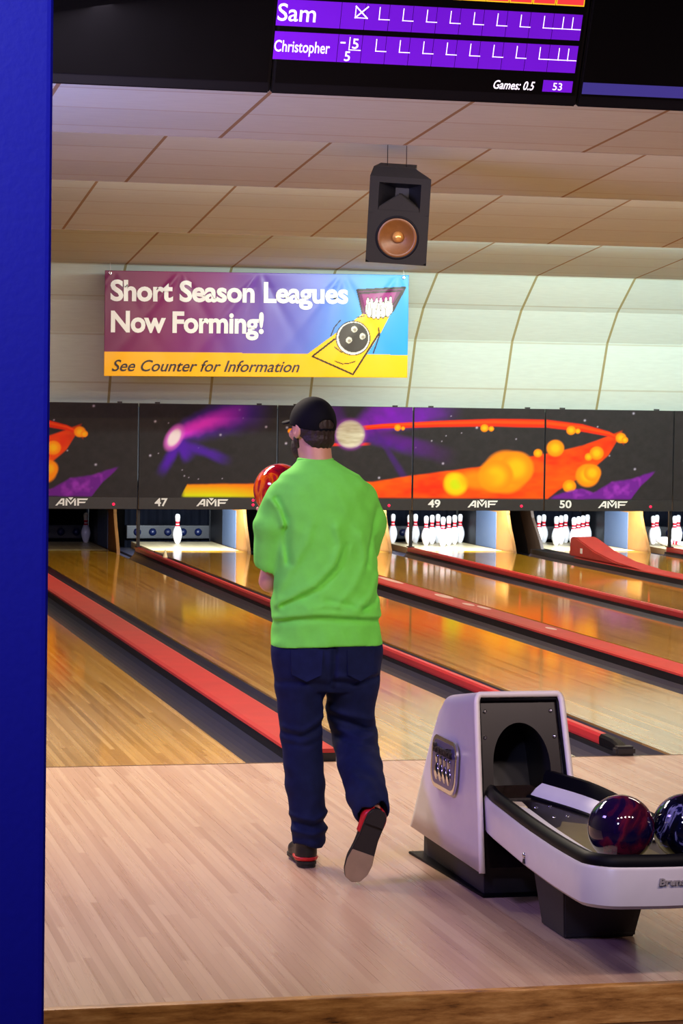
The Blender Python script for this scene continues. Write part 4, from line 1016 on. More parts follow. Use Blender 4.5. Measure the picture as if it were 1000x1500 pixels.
# ================================================================== PERSON
class Field:
    """signed distance grid with smooth blending, turned into one continuous surface"""
    def __init__(s, lo, hi, h):
        s.lo = np.array(lo, float); s.h = h
        n = np.ceil((np.array(hi) - s.lo) / h).astype(int) + 1
        s.ax = [s.lo[i] + h * np.arange(n[i]) for i in range(3)]
        s.F = np.full(tuple(n), 0.06, np.float32)
    def sub(s, lo, hi):
        sl = []; 
        for i in range(3):
            a = int(max(0, np.floor((lo[i] - s.lo[i]) / s.h))); b = int(min(len(s.ax[i]), np.ceil((hi[i] - s.lo[i]) / s.h) + 1)); sl.append(slice(a, max(a, b)))
        g = np.meshgrid(*[s.ax[i][sl[i]] for i in range(3)], indexing='ij')
        return tuple(sl), g
    def put(s, fn, lo, hi, k=0.02, op='u', pad=0.07):
        lo = np.array(lo) - pad; hi = np.array(hi) + pad
        sl, g = s.sub(lo, hi)
        if 0 in g[0].shape: return
        d = fn(*g).astype(np.float32); A = s.F[sl]
        if op == 'u':
            hh = np.clip(0.5 + 0.5 * (A - d) / k, 0, 1); s.F[sl] = A * (1 - hh) + d * hh - k * hh * (1 - hh)
        else:
            d = -d; hh = np.clip(0.5 - 0.5 * (A - d) / k, 0, 1); s.F[sl] = A * (1 - hh) + d * hh + k * hh * (1 - hh)
    def cone(s, a, b, r1, r2, k=0.02, op='u', sc=(1, 1, 1)):
        a = np.array(a, float); b = np.array(b, float); ab = b - a; l2 = ab @ ab
        def fn(x, y, z):
            px, py, pz = x - a[0], y - a[1], z - a[2]
            t = np.clip((px * ab[0] + py * ab[1] + pz * ab[2]) / l2, 0, 1)
            qx, qy, qz = px - t * ab[0], py - t * ab[1], pz - t * ab[2]
            return np.sqrt((qx / sc[0]) ** 2 + (qy / sc[1]) ** 2 + (qz / sc[2]) ** 2) - (r1 + (r2 - r1) * t)
        m = max(r1, r2) * max(sc)
        s.put(fn, np.minimum(a, b) - m, np.maximum(a, b) + m, k, op)
    def chain(s, pts, rad, k=0.02, sc=(1, 1, 1)):
        for (a, b), (r1, r2) in zip(zip(pts, pts[1:]), zip(rad, rad[1:])): s.cone(a, b, r1, r2, k, 'u', sc)
    def ell(s, c, r, k=0.02, op='u', R=None):
        c = np.array(c, float); r = np.array(r, float)
        def fn(x, y, z):
            q = np.stack([x - c[0], y - c[1], z - c[2]], -1)
            if R is not None: q = q @ R            # world -> local
            e = np.sqrt(((q / r) ** 2).sum(-1)); e2 = np.sqrt(((q / r ** 2) ** 2).sum(-1)) + 1e-6
            return e * (e - 1) / e2
        s.put(fn, c - r.max(), c + r.max(), k, op)
    def loft(s, zs, cx, a, cy, b, k=0.02, pw=2.3):
        zs = np.array(zs)
        def fn(x, y, z):
            zz = np.clip(z, zs[0], zs[-1])
            A = np.interp(zz, zs, a); B = np.interp(zz, zs, b); X = np.interp(zz, zs, cx); Y = np.interp(zz, zs, cy)
            u = np.abs((x - X) / A) ** pw + np.abs((y - Y) / B) ** pw
            d = (u ** (1 / pw) - 1) * np.minimum(A, B)
            return np.maximum(d, np.maximum(z - zs[-1], zs[0] - z))
        m = max(a)
        s.put(fn, (min(cx) - m, min(cy) - max(b), zs[0]), (max(cx) + m, max(cy) + max(b), zs[-1]), k)
    def mesh(s, name, m, parent, smooth=2):
        F = s.F; F = np.where(F == 0, 1e-6, F); S = F < 0
        nx, ny, nz = F.shape
        acc = np.zeros((nx - 1, ny - 1, nz - 1, 3), np.float32); cnt = np.zeros((nx - 1, ny - 1, nz - 1), np.int16)
        cross = []
        for ax in range(3):
            n = [slice(None)] * 3; p = [slice(None)] * 3; n[ax] = slice(0, -1); p[ax] = slice(1, None)
            f0, f1 = F[tuple(n)], F[tuple(p)]; c = S[tuple(n)] != S[tuple(p)]; cross.append(c)
            I = np.argwhere(c); t = (f0[c] / (f0[c] - f1[c]))
            pos = I.astype(np.float32); pos[:, ax] += t
            o = [i for i in range(3) if i != ax]
            for d1 in (0, 1):
                for d2 in (0, 1):
                    J = I.copy(); J[:, o[0]] -= d1; J[:, o[1]] -= d2
                    ok = ((J >= 0) & (J < np.array(cnt.shape))).all(1)
                    np.add.at(acc, tuple(J[ok].T), pos[ok]); np.add.at(cnt, tuple(J[ok].T), 1)
        act = cnt > 0; idx = -np.ones(cnt.shape, np.int64); idx[act] = np.arange(act.sum())
        V = acc[act] / cnt[act][:, None]
        Q = []
        for ax in range(3):
            I = np.argwhere(cross[ax]); o = [i for i in range(3) if i != ax]
            ok = (I[:, o[0]] > 0) & (I[:, o[1]] > 0) & (I[:, o[0]] < F.shape[o[0]] - 1) & (I[:, o[1]] < F.shape[o[1]] - 1); I = I[ok]
            q = []
            for d1, d2 in ((1, 1), (0, 1), (0, 0), (1, 0)):
                J = I.copy(); J[:, o[0]] -= d1; J[:, o[1]] -= d2; q.append(idx[tuple(J.T)])
            q = np.stack(q, 1); flip = ~S[tuple(I.T)]
            if ax == 1: flip = ~flip
            q[flip] = q[flip][:, ::-1]; Q.append(q)
        Q = np.concatenate(Q); V = V * s.h + s.lo
        # light smoothing
        e = np.concatenate([Q[:, [0, 1]], Q[:, [1, 2]], Q[:, [2, 3]], Q[:, [3, 0]]])
        for _ in range(smooth):
            sm = np.zeros_like(V); ct = np.zeros(len(V))
            for a, b in ((0, 1), (1, 0)): np.add.at(sm, e[:, a], V[e[:, b]]); np.add.at(ct, e[:, a], 1)
            V = 0.5 * V + 0.5 * sm / np.maximum(ct, 1)[:, None]
        me = bpy.data.meshes.new(name); me.from_pydata(V.tolist(), [], Q.tolist()); me.update()
        bm = nb(); bm.from_mesh(me); bmesh.ops.recalc_face_normals(bm, faces=bm.faces); bm.to_mesh(me); bm.free()
        me.polygons.foreach_set('use_smooth', np.ones(len(me.polygons), dtype=bool)); me.materials.append(m)
        return link(bpy.data.objects.new(name, me), parent)

man = thing('person', 'bowler seen from behind in lime green t-shirt, navy jeans and black cap, holding a ball', 'person', (-0.60, -2.75, 0.0))
def unit(v): v = np.array(v, float); return v / np.linalg.norm(v)
SKIN = mat('skin', (206, 150, 124), 0.5, var=0.08, scale=20)
RL_ = radians(22); HR = np.array([[cos(RL_), -sin(RL_), 0], [sin(RL_), cos(RL_), 0], [0, 0, 1.0]])   # head frame -> body frame
HC = np.array([-0.046, 0.035, 1.735])
def hp(x, y, z): return HC + HR @ np.array([x, y, z])
# joints
SHL, ELL_ = (-0.172, 0.0, 1.455), (-0.198, 0.10, 1.125)
SHR, ELR = (0.150, 0.0, 1.452), (0.176, 0.155, 1.175)
B0 = np.array([BALL.x + 0.60, BALL.y + 2.75, BALL.z])
KR, AR = (0.148, 0.055, 0.50), (0.112, -0.335, 0.315)
KL, AL = (-0.080, 0.02, 0.50), (-0.052, 0.0, 0.09)
def hand(F, n, t, lat, thumb, elbow, ra=0.040, wr=0.028):
    """hand wrapped on the ball: n = palm centre direction from the ball centre, t = finger direction"""
    n = unit(n); t = np.array(t, float); t = unit(t - n * (t @ n)); sd = np.cross(n, t) * lat
    def P(th, ph, R): 
        th, ph = radians(th), radians(ph)
        return B0 + R * (cos(th) * (cos(ph) * n + sin(ph) * sd) + sin(th) * t)
    W = B0 + 0.152 * (cos(radians(-38)) * n + sin(radians(-38)) * t)
    F.chain([elbow, np.array(elbow) * 0.55 + W * 0.45, W], [ra, ra * 0.98, wr], 0.02)
    for ph in (-14, -5, 5, 14): F.chain([W, P(-12, ph * 0.7, BR + 0.018), P(16, ph, BR + 0.014)], [0.022, 0.017, 0.0125], 0.012)
    for ph, L in ((-16, 58), (-5.5, 66), (5.5, 63), (15.5, 52)):
        a = [16 + (L - 16) * q for q in (0, 0.42, 0.74, 1.0)]
        F.chain([P(q, ph * (1 + 0.012 * (q - 16)), BR + 0.009) for q in a], [0.0105, 0.0095, 0.0088, 0.0075], 0.004)
    F.chain([P(-18, 12 * thumb, BR + 0.02), P(-8, 28 * thumb, BR + 0.013), P(2, 44 * thumb, BR + 0.010), P(9, 56 * thumb, BR + 0.009)], [0.017, 0.013, 0.0105, 0.009], 0.008)

# ---- body: one continuous surface
F = Field((-0.36, -0.52, -0.01), (0.33, 0.47, 1.87), 0.0055)
F.loft([0.86, 0.98, 1.10, 1.22, 1.34, 1.44, 1.50, 1.55], [0.012, 0.01, 0.005, 0.0, -0.005, -0.008, -0.015, -0.03], [0.165, 0.16, 0.155, 0.165, 0.17, 0.155, 0.12, 0.07], [0.0, 0, 0, 0, 0.0, 0, 0, 0], [0.11, 0.11, 0.105, 0.11, 0.115, 0.10, 0.08, 0.06])
F.cone((-0.03, -0.012, 1.50), hp(-0.0, -0.012, -0.03), 0.066, 0.060, 0.03)
F.chain([SHL, (-0.188, 0.04, 1.30), ELL_], [0.050, 0.046, 0.040], 0.03); F.chain([SHR, (0.164, 0.07, 1.32), ELR], [0.048, 0.045, 0.040], 0.03)
hand(F, (0.10, -0.12, -1.0), (0.1, 1, 0.1), 1, -1, ELL_)
hand(F, (0.96, -0.22, -0.10), (-0.1, 0.75, 0.65), 1, 1, ELR)
for hipx, K, A, ft in ((-0.082, KL, AL, None), (0.112, KR, AR, None)):
    F.chain([(hipx, 0.0, 0.90), K], [0.075, 0.052], 0.03); F.chain([K, tuple(np.array(K) * 0.62 + np.array(A) * 0.38), A], [0.050, 0.050, 0.034], 0.02)
F.chain([AL, (-0.055, -0.01, 0.05), (-0.062, 0.14, 0.038)], [0.034, 0.034, 0.026], 0.02)
F.chain([AR, (0.115, -0.375, 0.27), (0.060, -0.385, 0.10)], [0.034, 0.034, 0.026], 0.02)
# head with a face
F.ell(hp(0, 0, 0.012), (0.075, 0.094, 0.103), 0.02, R=HR); F.ell(hp(0, 0.034, -0.072), (0.056, 0.062, 0.058), 0.03, R=HR)
F.cone(hp(0, 0.094, 0.002), hp(0, 0.112, -0.034), 0.008, 0.014, 0.012); F.cone(hp(-0.028, 0.084, 0.030), hp(0.028, 0.084, 0.030), 0.012, 0.012, 0.015)
for sx in (-1, 1):
    F.ell(hp(sx * 0.031, 0.095, 0.010), (0.016, 0.012, 0.011), 0.008, 's', HR); F.ell(hp(sx * 0.043, 0.072, -0.025), (0.02, 0.018, 0.016), 0.02, R=HR)
    F.ell(hp(sx * 0.080, -0.006, -0.008), (0.011, 0.024, 0.033), 0.008, R=HR); F.ell(hp(sx * 0.089, 0.0, -0.006), (0.006, 0.011, 0.016), 0.005, 's', HR)
    F.ell(hp(sx * 0.008, 0.112, -0.042), (0.006, 0.006, 0.005), 0.004, R=HR)
F.cone(hp(-0.018, 0.092, -0.063), hp(0.018, 0.092, -0.063), 0.007, 0.007, 0.008); F.cone(hp(-0.015, 0.090, -0.076), hp(0.015, 0.090, -0.076), 0.008, 0.008, 0.008); F.cone(hp(-0.02, 0.104, -0.0695), hp(0.02, 0.104, -0.0695), 0.0035, 0.0035, 0.004, 's')
body = F.mesh('body', SKIN, man, 1)
for sx in (-1, 1):
    bm = nb(); bmesh.ops.create_uvsphere(bm, u_segments=20, v_segments=12, radius=0.0115); 
    o = obj('eye', bm, [M['white'], M['letterdark']], man, True, False); o.location = hp(sx * 0.031, 0.080, 0.010)
    for p in o.data.polygons:
        c = p.center; q = HR.T @ np.array(c)
        if q[1] > 0.0098: p.material_index = 1
# hair, beard, cap
HAIR = mat('dark_brown_hair', (40, 26, 22), 0.6, var=0.45, scale=60, bump=0.5)
F = Field((-0.20, -0.13, 1.58), (0.12, 0.2, 1.84), 0.004)
def headspace(fn):
    def g(x, y, z):
        px, py, pz = x - HC[0], y - HC[1], z - HC[2]
        return fn(px * cos(RL_) + py * sin(RL_), -px * sin(RL_) + py * cos(RL_), pz)
    return g
def hairf(x, y, z):
    d = (np.sqrt((x / 0.083) ** 2 + ((y + 0.004) / 0.097) ** 2 + ((z - 0.012) / 0.112) ** 2) - 1) * 0.083
    d2 = (np.sqrt((x / 0.072) ** 2 + ((y + 0.028) / 0.068) ** 2 + ((z + 0.04) / 0.062) ** 2) - 1) * 0.06
    d = np.minimum(d, d2)
    return np.maximum.reduce([d, -(z + 0.084), z - 0.05, (y - 0.03 + 0.0 * x), -(z + 0.055) - 0.9 * (-y - 0.045)]) + 0.0015 * np.sin(x * 300) * np.sin(z * 60)
F.put(headspace(hairf), (-0.18, -0.1, 1.6), (0.1, 0.15, 1.82), 0.004); F.mesh('hair', HAIR, man, 2)
F = Field((-0.2, -0.02, 1.57), (0.12, 0.24, 1.76), 0.004)
def beardf(x, y, z):
    d = (np.sqrt((x / 0.063) ** 2 + ((y - 0.036) / 0.071) ** 2 + ((z + 0.072) / 0.066) ** 2) - 1) * 0.06
    side = (np.sqrt((x / 0.080) ** 2 + ((y - 0.01) / 0.05) ** 2 + ((z + 0.04) / 0.06) ** 2) - 1) * 0.05
    mouth = np.sqrt((x / 0.021) ** 2 + ((y - 0.105) / 0.03) ** 2 + ((z + 0.069) / 0.010) ** 2) - 1
    return np.maximum.reduce([np.minimum(d, np.maximum(side, np.abs(y - 0.018) - 0.018)), z + 0.030 + 0.0 * x, -y + 0.0, -mouth * 0.01, np.where(y > 0.07, z + 0.046, -1)])
F.put(headspace(beardf), (-0.17, 0.0, 1.58), (0.1, 0.2, 1.74), 0.003); F.mesh('beard', HAIR, man, 2)
CAPM = mat('black_cap_cloth', (8, 9, 16), 0.8, var=0.3, scale=40, spec=0.15)
F = Field((-0.2, -0.13, 1.68), (0.12, 0.32, 1.88), 0.004)
def capf(x, y, z):
    d = (np.sqrt((x / 0.0885) ** 2 + ((y + 0.0) / 0.104) ** 2 + ((z - 0.022) / 0.104) ** 2) - 1) * 0.09
    d = np.maximum(d, -(z + 0.012 - 0.19 * (y + 0.09)))
    hole = (np.sqrt((x / 0.036) ** 2 + ((y + 0.10) / 0.03) ** 2 + ((z - 0.014) / 0.021) ** 2) - 1) * 0.02
    hole = np.maximum(hole, -(z - 0.004))
    return np.maximum(d, -hole)
F.put(headspace(capf), (-0.17, -0.1, 1.70), (0.1, 0.2, 1.87), 0.003); cap = F.mesh('cap', CAPM, man, 2)
F = Field((-0.25, 0.0, 1.70), (0.14, 0.34, 1.84), 0.004)
def brimf(x, y, z):
    zz = z - (0.036 - 0.35 * np.abs(x) ** 1.6 * 3 - 0.12 * (y - 0.09))
    pl = np.sqrt((x / 0.082) ** 2 + ((y - 0.075) / 0.080) ** 2) - 1
    return np.maximum.reduce([pl * 0.07, np.abs(zz) - 0.0045, 0.05 - y])
F.put(headspace(brimf), (-0.22, 0.04, 1.72), (0.1, 0.28, 1.82), 0.003); F.mesh('brim', CAPM, cap, 1)

# ---- shirt
SHIRT = mat('lime_green_cotton', (120, 228, 86), 0.8, var=0.08, scale=30, spec=0.2)
F = Field((-0.36, -0.26, 0.84), (0.34, 0.28, 1.66), 0.0055)
zs = [0.868, 0.895, 0.94, 0.985, 1.02, 1.08, 1.16, 1.26, 1.36, 1.43, 1.48, 1.52, 1.555, 1.580, 1.600, 1.614]
F.loft(zs, [0.013, 0.013, 0.012, 0.010, 0.008, 0.006, 0.008, 0.004, -0.006, -0.012, -0.016, -0.018, -0.022, -0.029, -0.036, -0.041],
       [0.222, 0.223, 0.218, 0.214, 0.216, 0.209, 0.203, 0.203, 0.207, 0.205, 0.197, 0.182, 0.154, 0.112, 0.085, 0.070],
       [0.0, 0.0, 0.0, 0.0, 0.0, 0.0, 0.0, 0.0, 0.0, -0.002, -0.004, -0.006, -0.008, -0.008, -0.006, -0.004],
       [0.158, 0.158, 0.153, 0.150, 0.158, 0.150, 0.142, 0.142, 0.144, 0.140, 0.133, 0.122, 0.106, 0.090, 0.078, 0.070], 0.03)
F.chain([(-0.165, -0.005, 1.450), (-0.200, 0.02, 1.35), (-0.204, 0.052, 1.215)], [0.080, 0.078, 0.071], 0.016)
F.chain([(0.138, -0.005, 1.448), (0.182, 0.03, 1.36), (0.178, 0.075, 1.265)], [0.078, 0.074, 0.068], 0.018)
# open sleeve ends
F.cone((-0.206, 0.068, 1.165), (-0.210, 0.078, 1.135), 0.064, 0.075, 0.006, 's'); F.cone((0.184, 0.110, 1.222), (0.186, 0.13, 1.19), 0.060, 0.07, 0.006, 's')
F.ell((-0.045, 0.012, 1.645), (0.064, 0.070, 0.036), 0.006, 's')
# folds (x, z) on the back of the shirt
X, Y, Z = np.meshgrid(*F.ax, indexing='ij')
def fold(path, w, amp, w2=None):
    d = segd(X, Z, path)
    return amp * np.exp(-(d / w) ** 2)
bk = np.clip(-(Y + 0.01) / 0.06, 0, 1)
disp = np.zeros_like(X)
for path, w, amp in (
    ([(-0.235, 0.985), (-0.16, 1.005), (-0.07, 1.016), (0.02, 1.012), (0.12, 1.004), (0.225, 0.998)], 0.013, 0.009),
    ([(-0.235, 0.965), (-0.14, 0.986), (-0.05, 0.997), (0.05, 0.992), (0.22, 0.980)], 0.012, -0.008),
    ([(-0.205, 1.045), (-0.13, 1.10), (-0.07, 1.13), (0.0, 1.20), (0.03, 1.28), (0.012, 1.35)], 0.016, 0.010), ([(-0.18, 1.045), (-0.10, 1.08), (-0.03, 1.13), (0.03, 1.20), (0.055, 1.28)], 0.014, -0.009),
    ([(-0.21, 1.08), (-0.15, 1.20), (-0.10, 1.30), (-0.085, 1.36)], 0.018, 0.007), ([(0.02, 1.05), (0.09, 1.12), (0.14, 1.22), (0.12, 1.32)], 0.018, 0.007),
    ([(0.10, 1.03), (0.16, 1.08), (0.20, 1.16)], 0.014, 0.008), ([(0.13, 1.02), (0.19, 1.055), (0.215, 1.10)], 0.011, -0.008), ([(-0.10, 1.035), (-0.02, 1.05), (0.08, 1.03)], 0.012, 0.007),
    ([(-0.02, 1.065), (0.06, 1.05), (0.14, 1.03)], 0.011, -0.007), ([(0.205, 1.42), (0.185, 1.34), (0.160, 1.26), (0.15, 1.20)], 0.013, -0.012), ([(-0.21, 1.46), (-0.175, 1.38), (-0.168, 1.28), (-0.16, 1.21)], 0.013, -0.014),
    ([(-0.235, 1.455), (-0.20, 1.42), (-0.185, 1.36)], 0.014, 0.010), ([(-0.16, 0.96), (-0.15, 0.90)], 0.022, -0.004), ([(-0.03, 0.97), (-0.02, 0.88)], 0.03, 0.005), ([(0.15, 0.97), (0.17, 0.90)], 0.022, -0.003),
    ([(-0.05, 1.56), (0.10, 1.50)], 0.03, 0.003), ([(0.06, 1.30), (0.08, 1.42)], 0.025, -0.004)):
    disp += fold(path, w, amp)
F.F -= (disp * (0.25 + 0.75 * bk)).astype(np.float32)
wv = 0.003 * np.sin(X * 31 + Z * 17 + 1.3 * np.sin(Z * 23)) * np.sin(Z * 29 + Y * 20) + 0.002 * np.sin(X * 63 + Y * 40) * np.sin(Z * 47 + X * 20)
F.F -= wv.astype(np.float32) * np.clip((1.62 - Z) / 0.1, 0, 1).astype(np.float32)
F.F = np.maximum(F.F, (0.8795 + 0.006 * np.sin(X * 9 + 1.0) - Z).astype(np.float32)[...])
shirt = F.mesh('t_shirt', SHIRT, man, 2)
# collar rib
bm = nb(); pts = []
for i in range(33):
    a = 2 * pi * i / 32; pts.append((-0.042 + 0.066 * cos(a), 0.002 + 0.069 * sin(a), 1.610 - 0.018 * max(0, sin(a)) + 0.003 * cos(2 * a)))
tube(bm, pts, 0.0075, 10); obj('collar', bm, SHIRT, shirt, world=False)

# ---- jeans
JEANS = mat('dark_navy_denim', (19, 28, 66), 0.8, var=0.4, scale=26, spec=0.15)
F = Field((-0.28, -0.50, 0.03), (0.30, 0.22, 0.99), 0.0055)
F.loft([0.70, 0.76, 0.82, 0.88, 0.98], [0.012, 0.013, 0.014, 0.014, 0.014], [0.17, 0.195, 0.206, 0.210, 0.200], [-0.005] * 5, [0.10, 0.13, 0.142, 0.145, 0.13], 0.04)
F.chain([(-0.094, -0.005, 0.86), (-0.088, 0.0, 0.72), (-0.080, 0.015, 0.52), (-0.066, 0.0, 0.33), (-0.054, -0.012, 0.20), (-0.048, -0.012, 0.105)], [0.118, 0.101, 0.083, 0.078, 0.068, 0.066], 0.012)
F.chain([(0.122, -0.005, 0.86), (0.123, 0.01, 0.72), (0.120, 0.03, 0.62), (0.146, 0.045, 0.50), (0.132, -0.12, 0.405), (0.113, -0.30, 0.325), (0.112, -0.368, 0.290)], [0.118, 0.106, 0.096, 0.090, 0.085, 0.078, 0.075], 0.012)
F.cone((-0.047, -0.010, 0.075), (-0.047, -0.01, 0.02), 0.062, 0.075, 0.006, 's'); F.cone((0.112, -0.405, 0.262), (0.113, -0.46, 0.225), 0.058, 0.08, 0.006, 's')
F.cone((0.013, -0.20, 0.655), (0.013, 0.2, 0.655), 0.006, 0.006, 0.03, 's'); F.cone((0.008, -0.20, 0.56), (0.012, 0.2, 0.68), 0.004, 0.004, 0.02, 's')
X, Y, Z = np.meshgrid(*F.ax, indexing='ij'); bk = np.clip(-(Y - 0.02) / 0.05, 0.15, 1)
disp = np.zeros_like(X)
for path, w, amp in (
    ([(0.015, 0.99), (0.014, 0.86), (0.012, 0.72)], 0.010, -0.012), ([(0.02, 0.745), (0.10, 0.735), (0.21, 0.755)], 0.011, -0.012), ([(0.03, 0.768), (0.12, 0.762), (0.2, 0.78)], 0.012, 0.008), ([(-0.20, 0.735), (-0.10, 0.745), (0.0, 0.73)], 0.012, -0.007),
    ([(0.03, 0.600), (0.10, 0.572), (0.17, 0.545), (0.23, 0.55)], 0.012, -0.015), ([(0.03, 0.622), (0.12, 0.60), (0.20, 0.585)], 0.012, 0.010), ([(0.06, 0.545), (0.14, 0.52), (0.22, 0.53)], 0.010, 0.010), ([(0.05, 0.52), (0.13, 0.49), (0.22, 0.49)], 0.011, -0.009),
    ([(-0.17, 0.535), (-0.10, 0.520), (-0.04, 0.545), (0.0, 0.57)], 0.011, -0.012), ([(-0.17, 0.56), (-0.09, 0.548), (-0.01, 0.60)], 0.011, 0.008), ([(-0.16, 0.495), (-0.08, 0.485), (0.0, 0.51)], 0.011, -0.007),
    ([(-0.13, 0.185), (-0.05, 0.165), (0.03, 0.19)], 0.010, -0.012), ([(-0.13, 0.21), (-0.04, 0.195), (0.02, 0.22)], 0.010, 0.009), ([(-0.12, 0.15), (-0.05, 0.138), (0.02, 0.155)], 0.011, 0.011), ([(-0.11, 0.118), (-0.04, 0.112), (0.02, 0.128)], 0.009, -0.004),
    ([(-0.15, 0.40), (-0.07, 0.34), (-0.02, 0.27)], 0.018, 0.006), ([(0.09, 0.44), (0.14, 0.38), (0.15, 0.30)], 0.02, -0.007), ([(0.06, 0.40), (0.09, 0.33), (0.10, 0.27)], 0.016, 0.007)):
    disp += fold(path, w, amp)
F.F -= (disp * bk).astype(np.float32)
F.F -= (0.0022 * np.sin(X * 43 + Z * 31) * np.sin(Z * 37 + Y * 25)).astype(np.float32)
jeans = F.mesh('jeans', JEANS, man, 2)
STITCH = mat('denim_seam', (34, 40, 80), 0.8)
# back pockets as raised panels
for x0, sg in ((-0.095, -1), (0.122, 1)):
    bm = nb(); out = [(x0 - 0.06, 0.872), (x0 + 0.06, 0.872), (x0 + 0.055, 0.775), (x0, 0.748), (x0 - 0.055, 0.775)]
    n = 8
    A = [bm.verts.new((x, -0.150 - 0.004 - 0.0 * z + 0.9 * (abs(x - 0.014)) ** 2 * 1.6, z)) for x, z in out]
    bm.faces.new(A); g = bmesh.ops.extrude_face_region(bm, geom=bm.faces[:]); bmesh.ops.translate(bm, verts=[v for v in g['geom'] if isinstance(v, bmesh.types.BMVert)], vec=(0, 0.02, 0))
    obj('back_pocket', bm, JEANS, jeans, world=False)

# ---- shoes
SH_BLACK = mat('shoe_black', (16, 15, 18), 0.45, var=0.3, scale=30); SH_RED = mat('shoe_red', (196, 26, 34), 0.4); SOLE_T = mat('sole_tan_grey', (148, 128, 108), 0.65, var=0.25, scale=16); SOLE_B = mat('sole_black', (22, 20, 22), 0.6)
def outline(k=1.0, y0=-0.01, y1=0.30):
    pts = []
    P = [(0, -0.005), (0.025, 0.0), (0.036, 0.02), (0.038, 0.06), (0.037, 0.11), (0.044, 0.17), (0.050, 0.21), (0.046, 0.25), (0.030, 0.28), (0.0, 0.292)]
    return [(x * k, y) for x, y in P] + [(-x * k * 0.94, y) for x, y in P[::-1][1:-1]]
def shoe(frame, side):
    e = [Vector(v) for v in frame]            # origin, x, y, z axes
    MT = Matrix(((e[1].x, e[2].x, e[3].x, e[0].x), (e[1].y, e[2].y, e[3].y, e[0].y), (e[1].z, e[2].z, e[3].z, e[0].z), (0, 0, 0, 1)))
    F = Field((-0.08, -0.05, -0.01), (0.08, 0.33, 0.14), 0.0042)
    F.cone((0, 0.042, 0.045), (0, 0.19, 0.034), 0.042, 0.044, 0.02, sc=(0.92, 1, 0.95)); F.ell((0, 0.215, 0.034), (0.047, 0.075, 0.034), 0.02); F.cone((0, 0.045, 0.05), (0, 0.04, 0.095), 0.040, 0.043, 0.02); F.cone((0, 0.05, 0.10), (0, 0.16, 0.060), 0.036, 0.03, 0.02)
    Xs, Ys, Zs = np.meshgrid(*F.ax, indexing='ij'); F.F = np.maximum(F.F, (0.015 - Zs)).astype(np.float32)
    F.cone((0, 0.045, 0.12), (0, 0.045, 0.15), 0.033, 0.04, 0.008, 's')
    u = F.mesh('shoe', SH_BLACK, man, 1); u.data.transform(MT); u['label'] = 'black bowling shoe, ' + side
    F2 = Field((-0.08, -0.05, -0.01), (0.08, 0.14, 0.12), 0.004)
    F2.cone((0, 0.042, 0.045), (0, 0.19, 0.034), 0.048, 0.050, 0.02, sc=(0.98, 1, 0.95)); F2.cone((0, 0.045, 0.05), (0, 0.04, 0.085), 0.045, 0.047, 0.02)
    Xs, Ys, Zs = np.meshgrid(*F2.ax, indexing='ij'); lim = np.maximum.reduce([0.019 - Zs, Zs - (0.090 if side == 'heel raised' else 0.036), Ys - 0.105])
    if side == 'heel raised': lim = np.maximum(lim, 0.014 - np.abs(Xs))
    F2.F = np.maximum(F2.F, lim).astype(np.float32)
    h = F2.mesh('heel_patch', SH_RED, u, 1); h.data.transform(MT)
    bm = nb(); prism(bm, outline(1.08), 2, 0.004, 0.019, bev=0.003); bmesh.ops.transform(bm, matrix=MT, verts=bm.verts); so = obj('sole', bm, SOLE_B, u, world=False)
    if side == 'heel raised':
        oo = outline(1.04); bm = nb(); prism(bm, [(x, y) for x, y in oo[:10] if y > 0.15] + [(x, y) for x, y in oo[10:] if y > 0.15], 2, 0.0, 0.005, bev=0.002); bmesh.ops.transform(bm, matrix=MT, verts=bm.verts); obj('slide_pad', bm, SOLE_T, so, world=False)
    bm = nb(); hp_ = [(x * 1.01, y) for x, y in outline() if y <= 0.085]
    o = outline(); right = [(x, y) for x, y in o[:10] if y < 0.09]; left = [(x, y) for x, y in o[10:] if y < 0.09]
    prism(bm, right + left, 2, -0.006, 0.005, bev=0.002); bmesh.ops.transform(bm, matrix=MT, verts=bm.verts); obj('heel_block', bm, SOLE_B, u, world=False)
    return u
a = radians(4); shoe(((-0.064, -0.058, 0.0065), (cos(a), -sin(a), 0), (sin(a), cos(a), 0), (0, 0, 1)), 'flat on the floor')
yv = Vector((-0.335, 0.10, -0.937)).normalized(); zv = Vector((0.10, 0.99, 0.10)); zv = (zv - yv * zv.dot(yv)).normalized(); xv = yv.cross(zv)
shoe((Vector((0.122, -0.462, 0.288)), xv, yv, zv), 'heel raised')

# ================================================================== LIGHTS
def area(name, loc, target, sx, sy, power, rgb=(255, 255, 255), spread=180):
    l = bpy.data.lights.new(name, 'AREA'); l.shape = 'RECTANGLE'; l.size = sx; l.size_y = sy; l.energy = power; l.color = s2l(rgb); l.spread = radians(spread)
    o = bpy.data.objects.new(name, l); COL.objects.link(o); o.location = loc
    d = Vector(target) - Vector(loc); o.rotation_euler = d.to_track_quat('-Z', 'Y').to_euler(); return o
LT = dict(APP=310, CONC=9, PURP=24, WALL=300, B3=150, B2=80, PIN=95, FILL=260, FAR=210)
# approach downlights over the foul line
area('approach_light', (-1.9, 0.1, 4.0), (-1.3, -1.0, 0), 2.4, 0.6, LT['APP'], (255, 236, 214))
area('approach_light', (4.2, 0.6, 4.2), (4.2, 0.6, 0), 2.4, 0.6, LT['APP'] * 0.3, (255, 236, 214))
# concourse lamps behind the camera, in a row
for i in range(5):
    area('concourse_lamp', (-2.6 + 1.25 * i, -8.6, 4.6), (-1.0 + 0.25 * i, -2.8, 1.15), 0.35, 0.35, LT['CONC'] * 1.5, (255, 228, 220), 80)
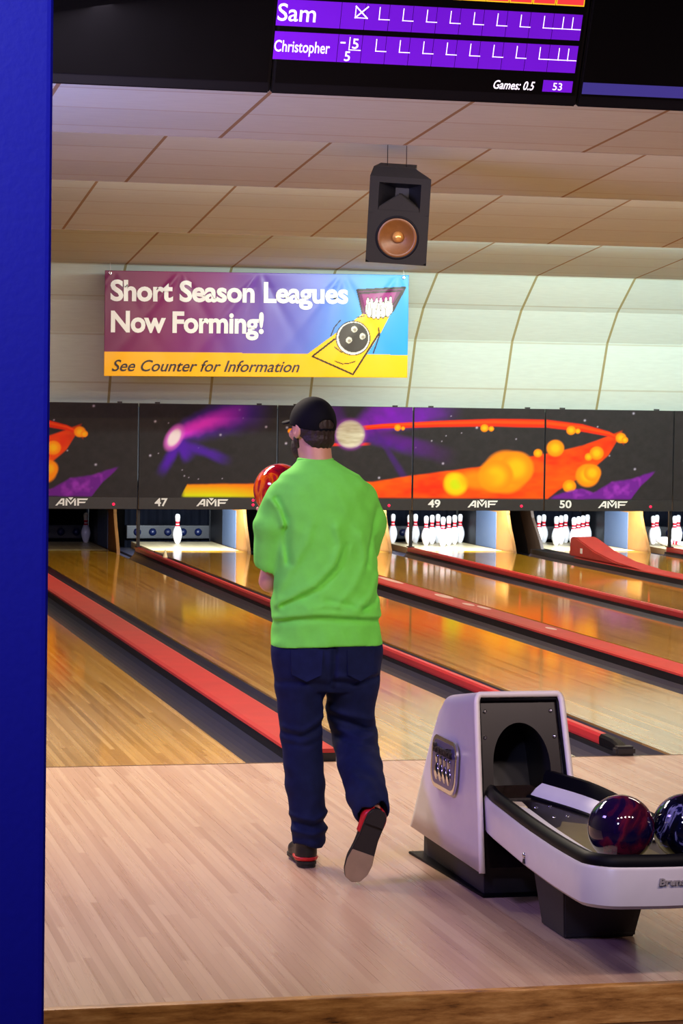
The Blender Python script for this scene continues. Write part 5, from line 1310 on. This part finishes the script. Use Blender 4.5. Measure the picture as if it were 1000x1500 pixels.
# violet wash from the left
area('violet_wash', (-4.6, -4.4, 3.6), (0.3, -2.6, 1.0), 1.2, 0.6, LT['PURP'], (160, 136, 255), 70)
area('violet_wash', (-4.6, 0.4, 2.7), (1.6, 4.6, 3.9), 3.0, 1.6, 230, (164, 170, 255), 120)
area('pillar_fill', (-3.9, -11.2, 3.9), (-2.5, -8.0, 2.6), 0.5, 0.5, 25, (186, 190, 255), 70)  # unseen fill added to brighten the blue pillar
# lamp strips hidden behind the ceiling steps, washing the far side
area('step_strip', (7.2, 12.5, 3.60), (7.4, 16.2, 3.1), 7.6, 0.12, LT['WALL'], (228, 255, 246))
area('step_strip', (4.0, 7.66, 3.60), (4.0, 10.2, 3.60), 9.0, 0.10, LT['B3'], (255, 232, 214))
area('step_strip', (3.0, 3.55, 3.60), (3.0, 6.2, 3.70), 9.0, 0.10, LT['B2'], (216, 200, 240))
# tubes over each lit pin deck
for n in (47, 48, 49, 50, 51):
    area('pin_light', (LX[n] + LW / 2, 17.15, 0.64), (LX[n] + LW / 2, 18.7, 0.0), 1.0, 0.08, LT['PIN'], (226, 240, 255))
area('lane_fill', (3.4, 3.55, 3.58), (3.4, 4.6, 0), 8.0, 0.12, LT['FILL'], (255, 226, 176))  # unseen warm fill added to brighten the lane boards
area('lane_fill', (4.6, 11.76, 3.53), (4.6, 12.3, 0), 9.0, 0.12, LT['FAR'], (255, 226, 176))  # second added fill, hidden by the step, lifts the far lanes

w = bpy.data.worlds.new('world'); SC.world = w; w.use_nodes = True
w.node_tree.nodes['Background'].inputs[0].default_value = (0.05, 0.045, 0.06, 1); w.node_tree.nodes['Background'].inputs[1].default_value = 0.3
SC.view_settings.view_transform = 'Standard'; SC.view_settings.look = 'None'; SC.view_settings.gamma = 1.0; SC.view_settings.use_curve_mapping = False
SC.view_settings.exposure = 0.0
SC.cycles.max_bounces = 8; SC.cycles.diffuse_bounces = 4; SC.cycles.glossy_bounces = 4; SC.cycles.sample_clamp_indirect = 4.0
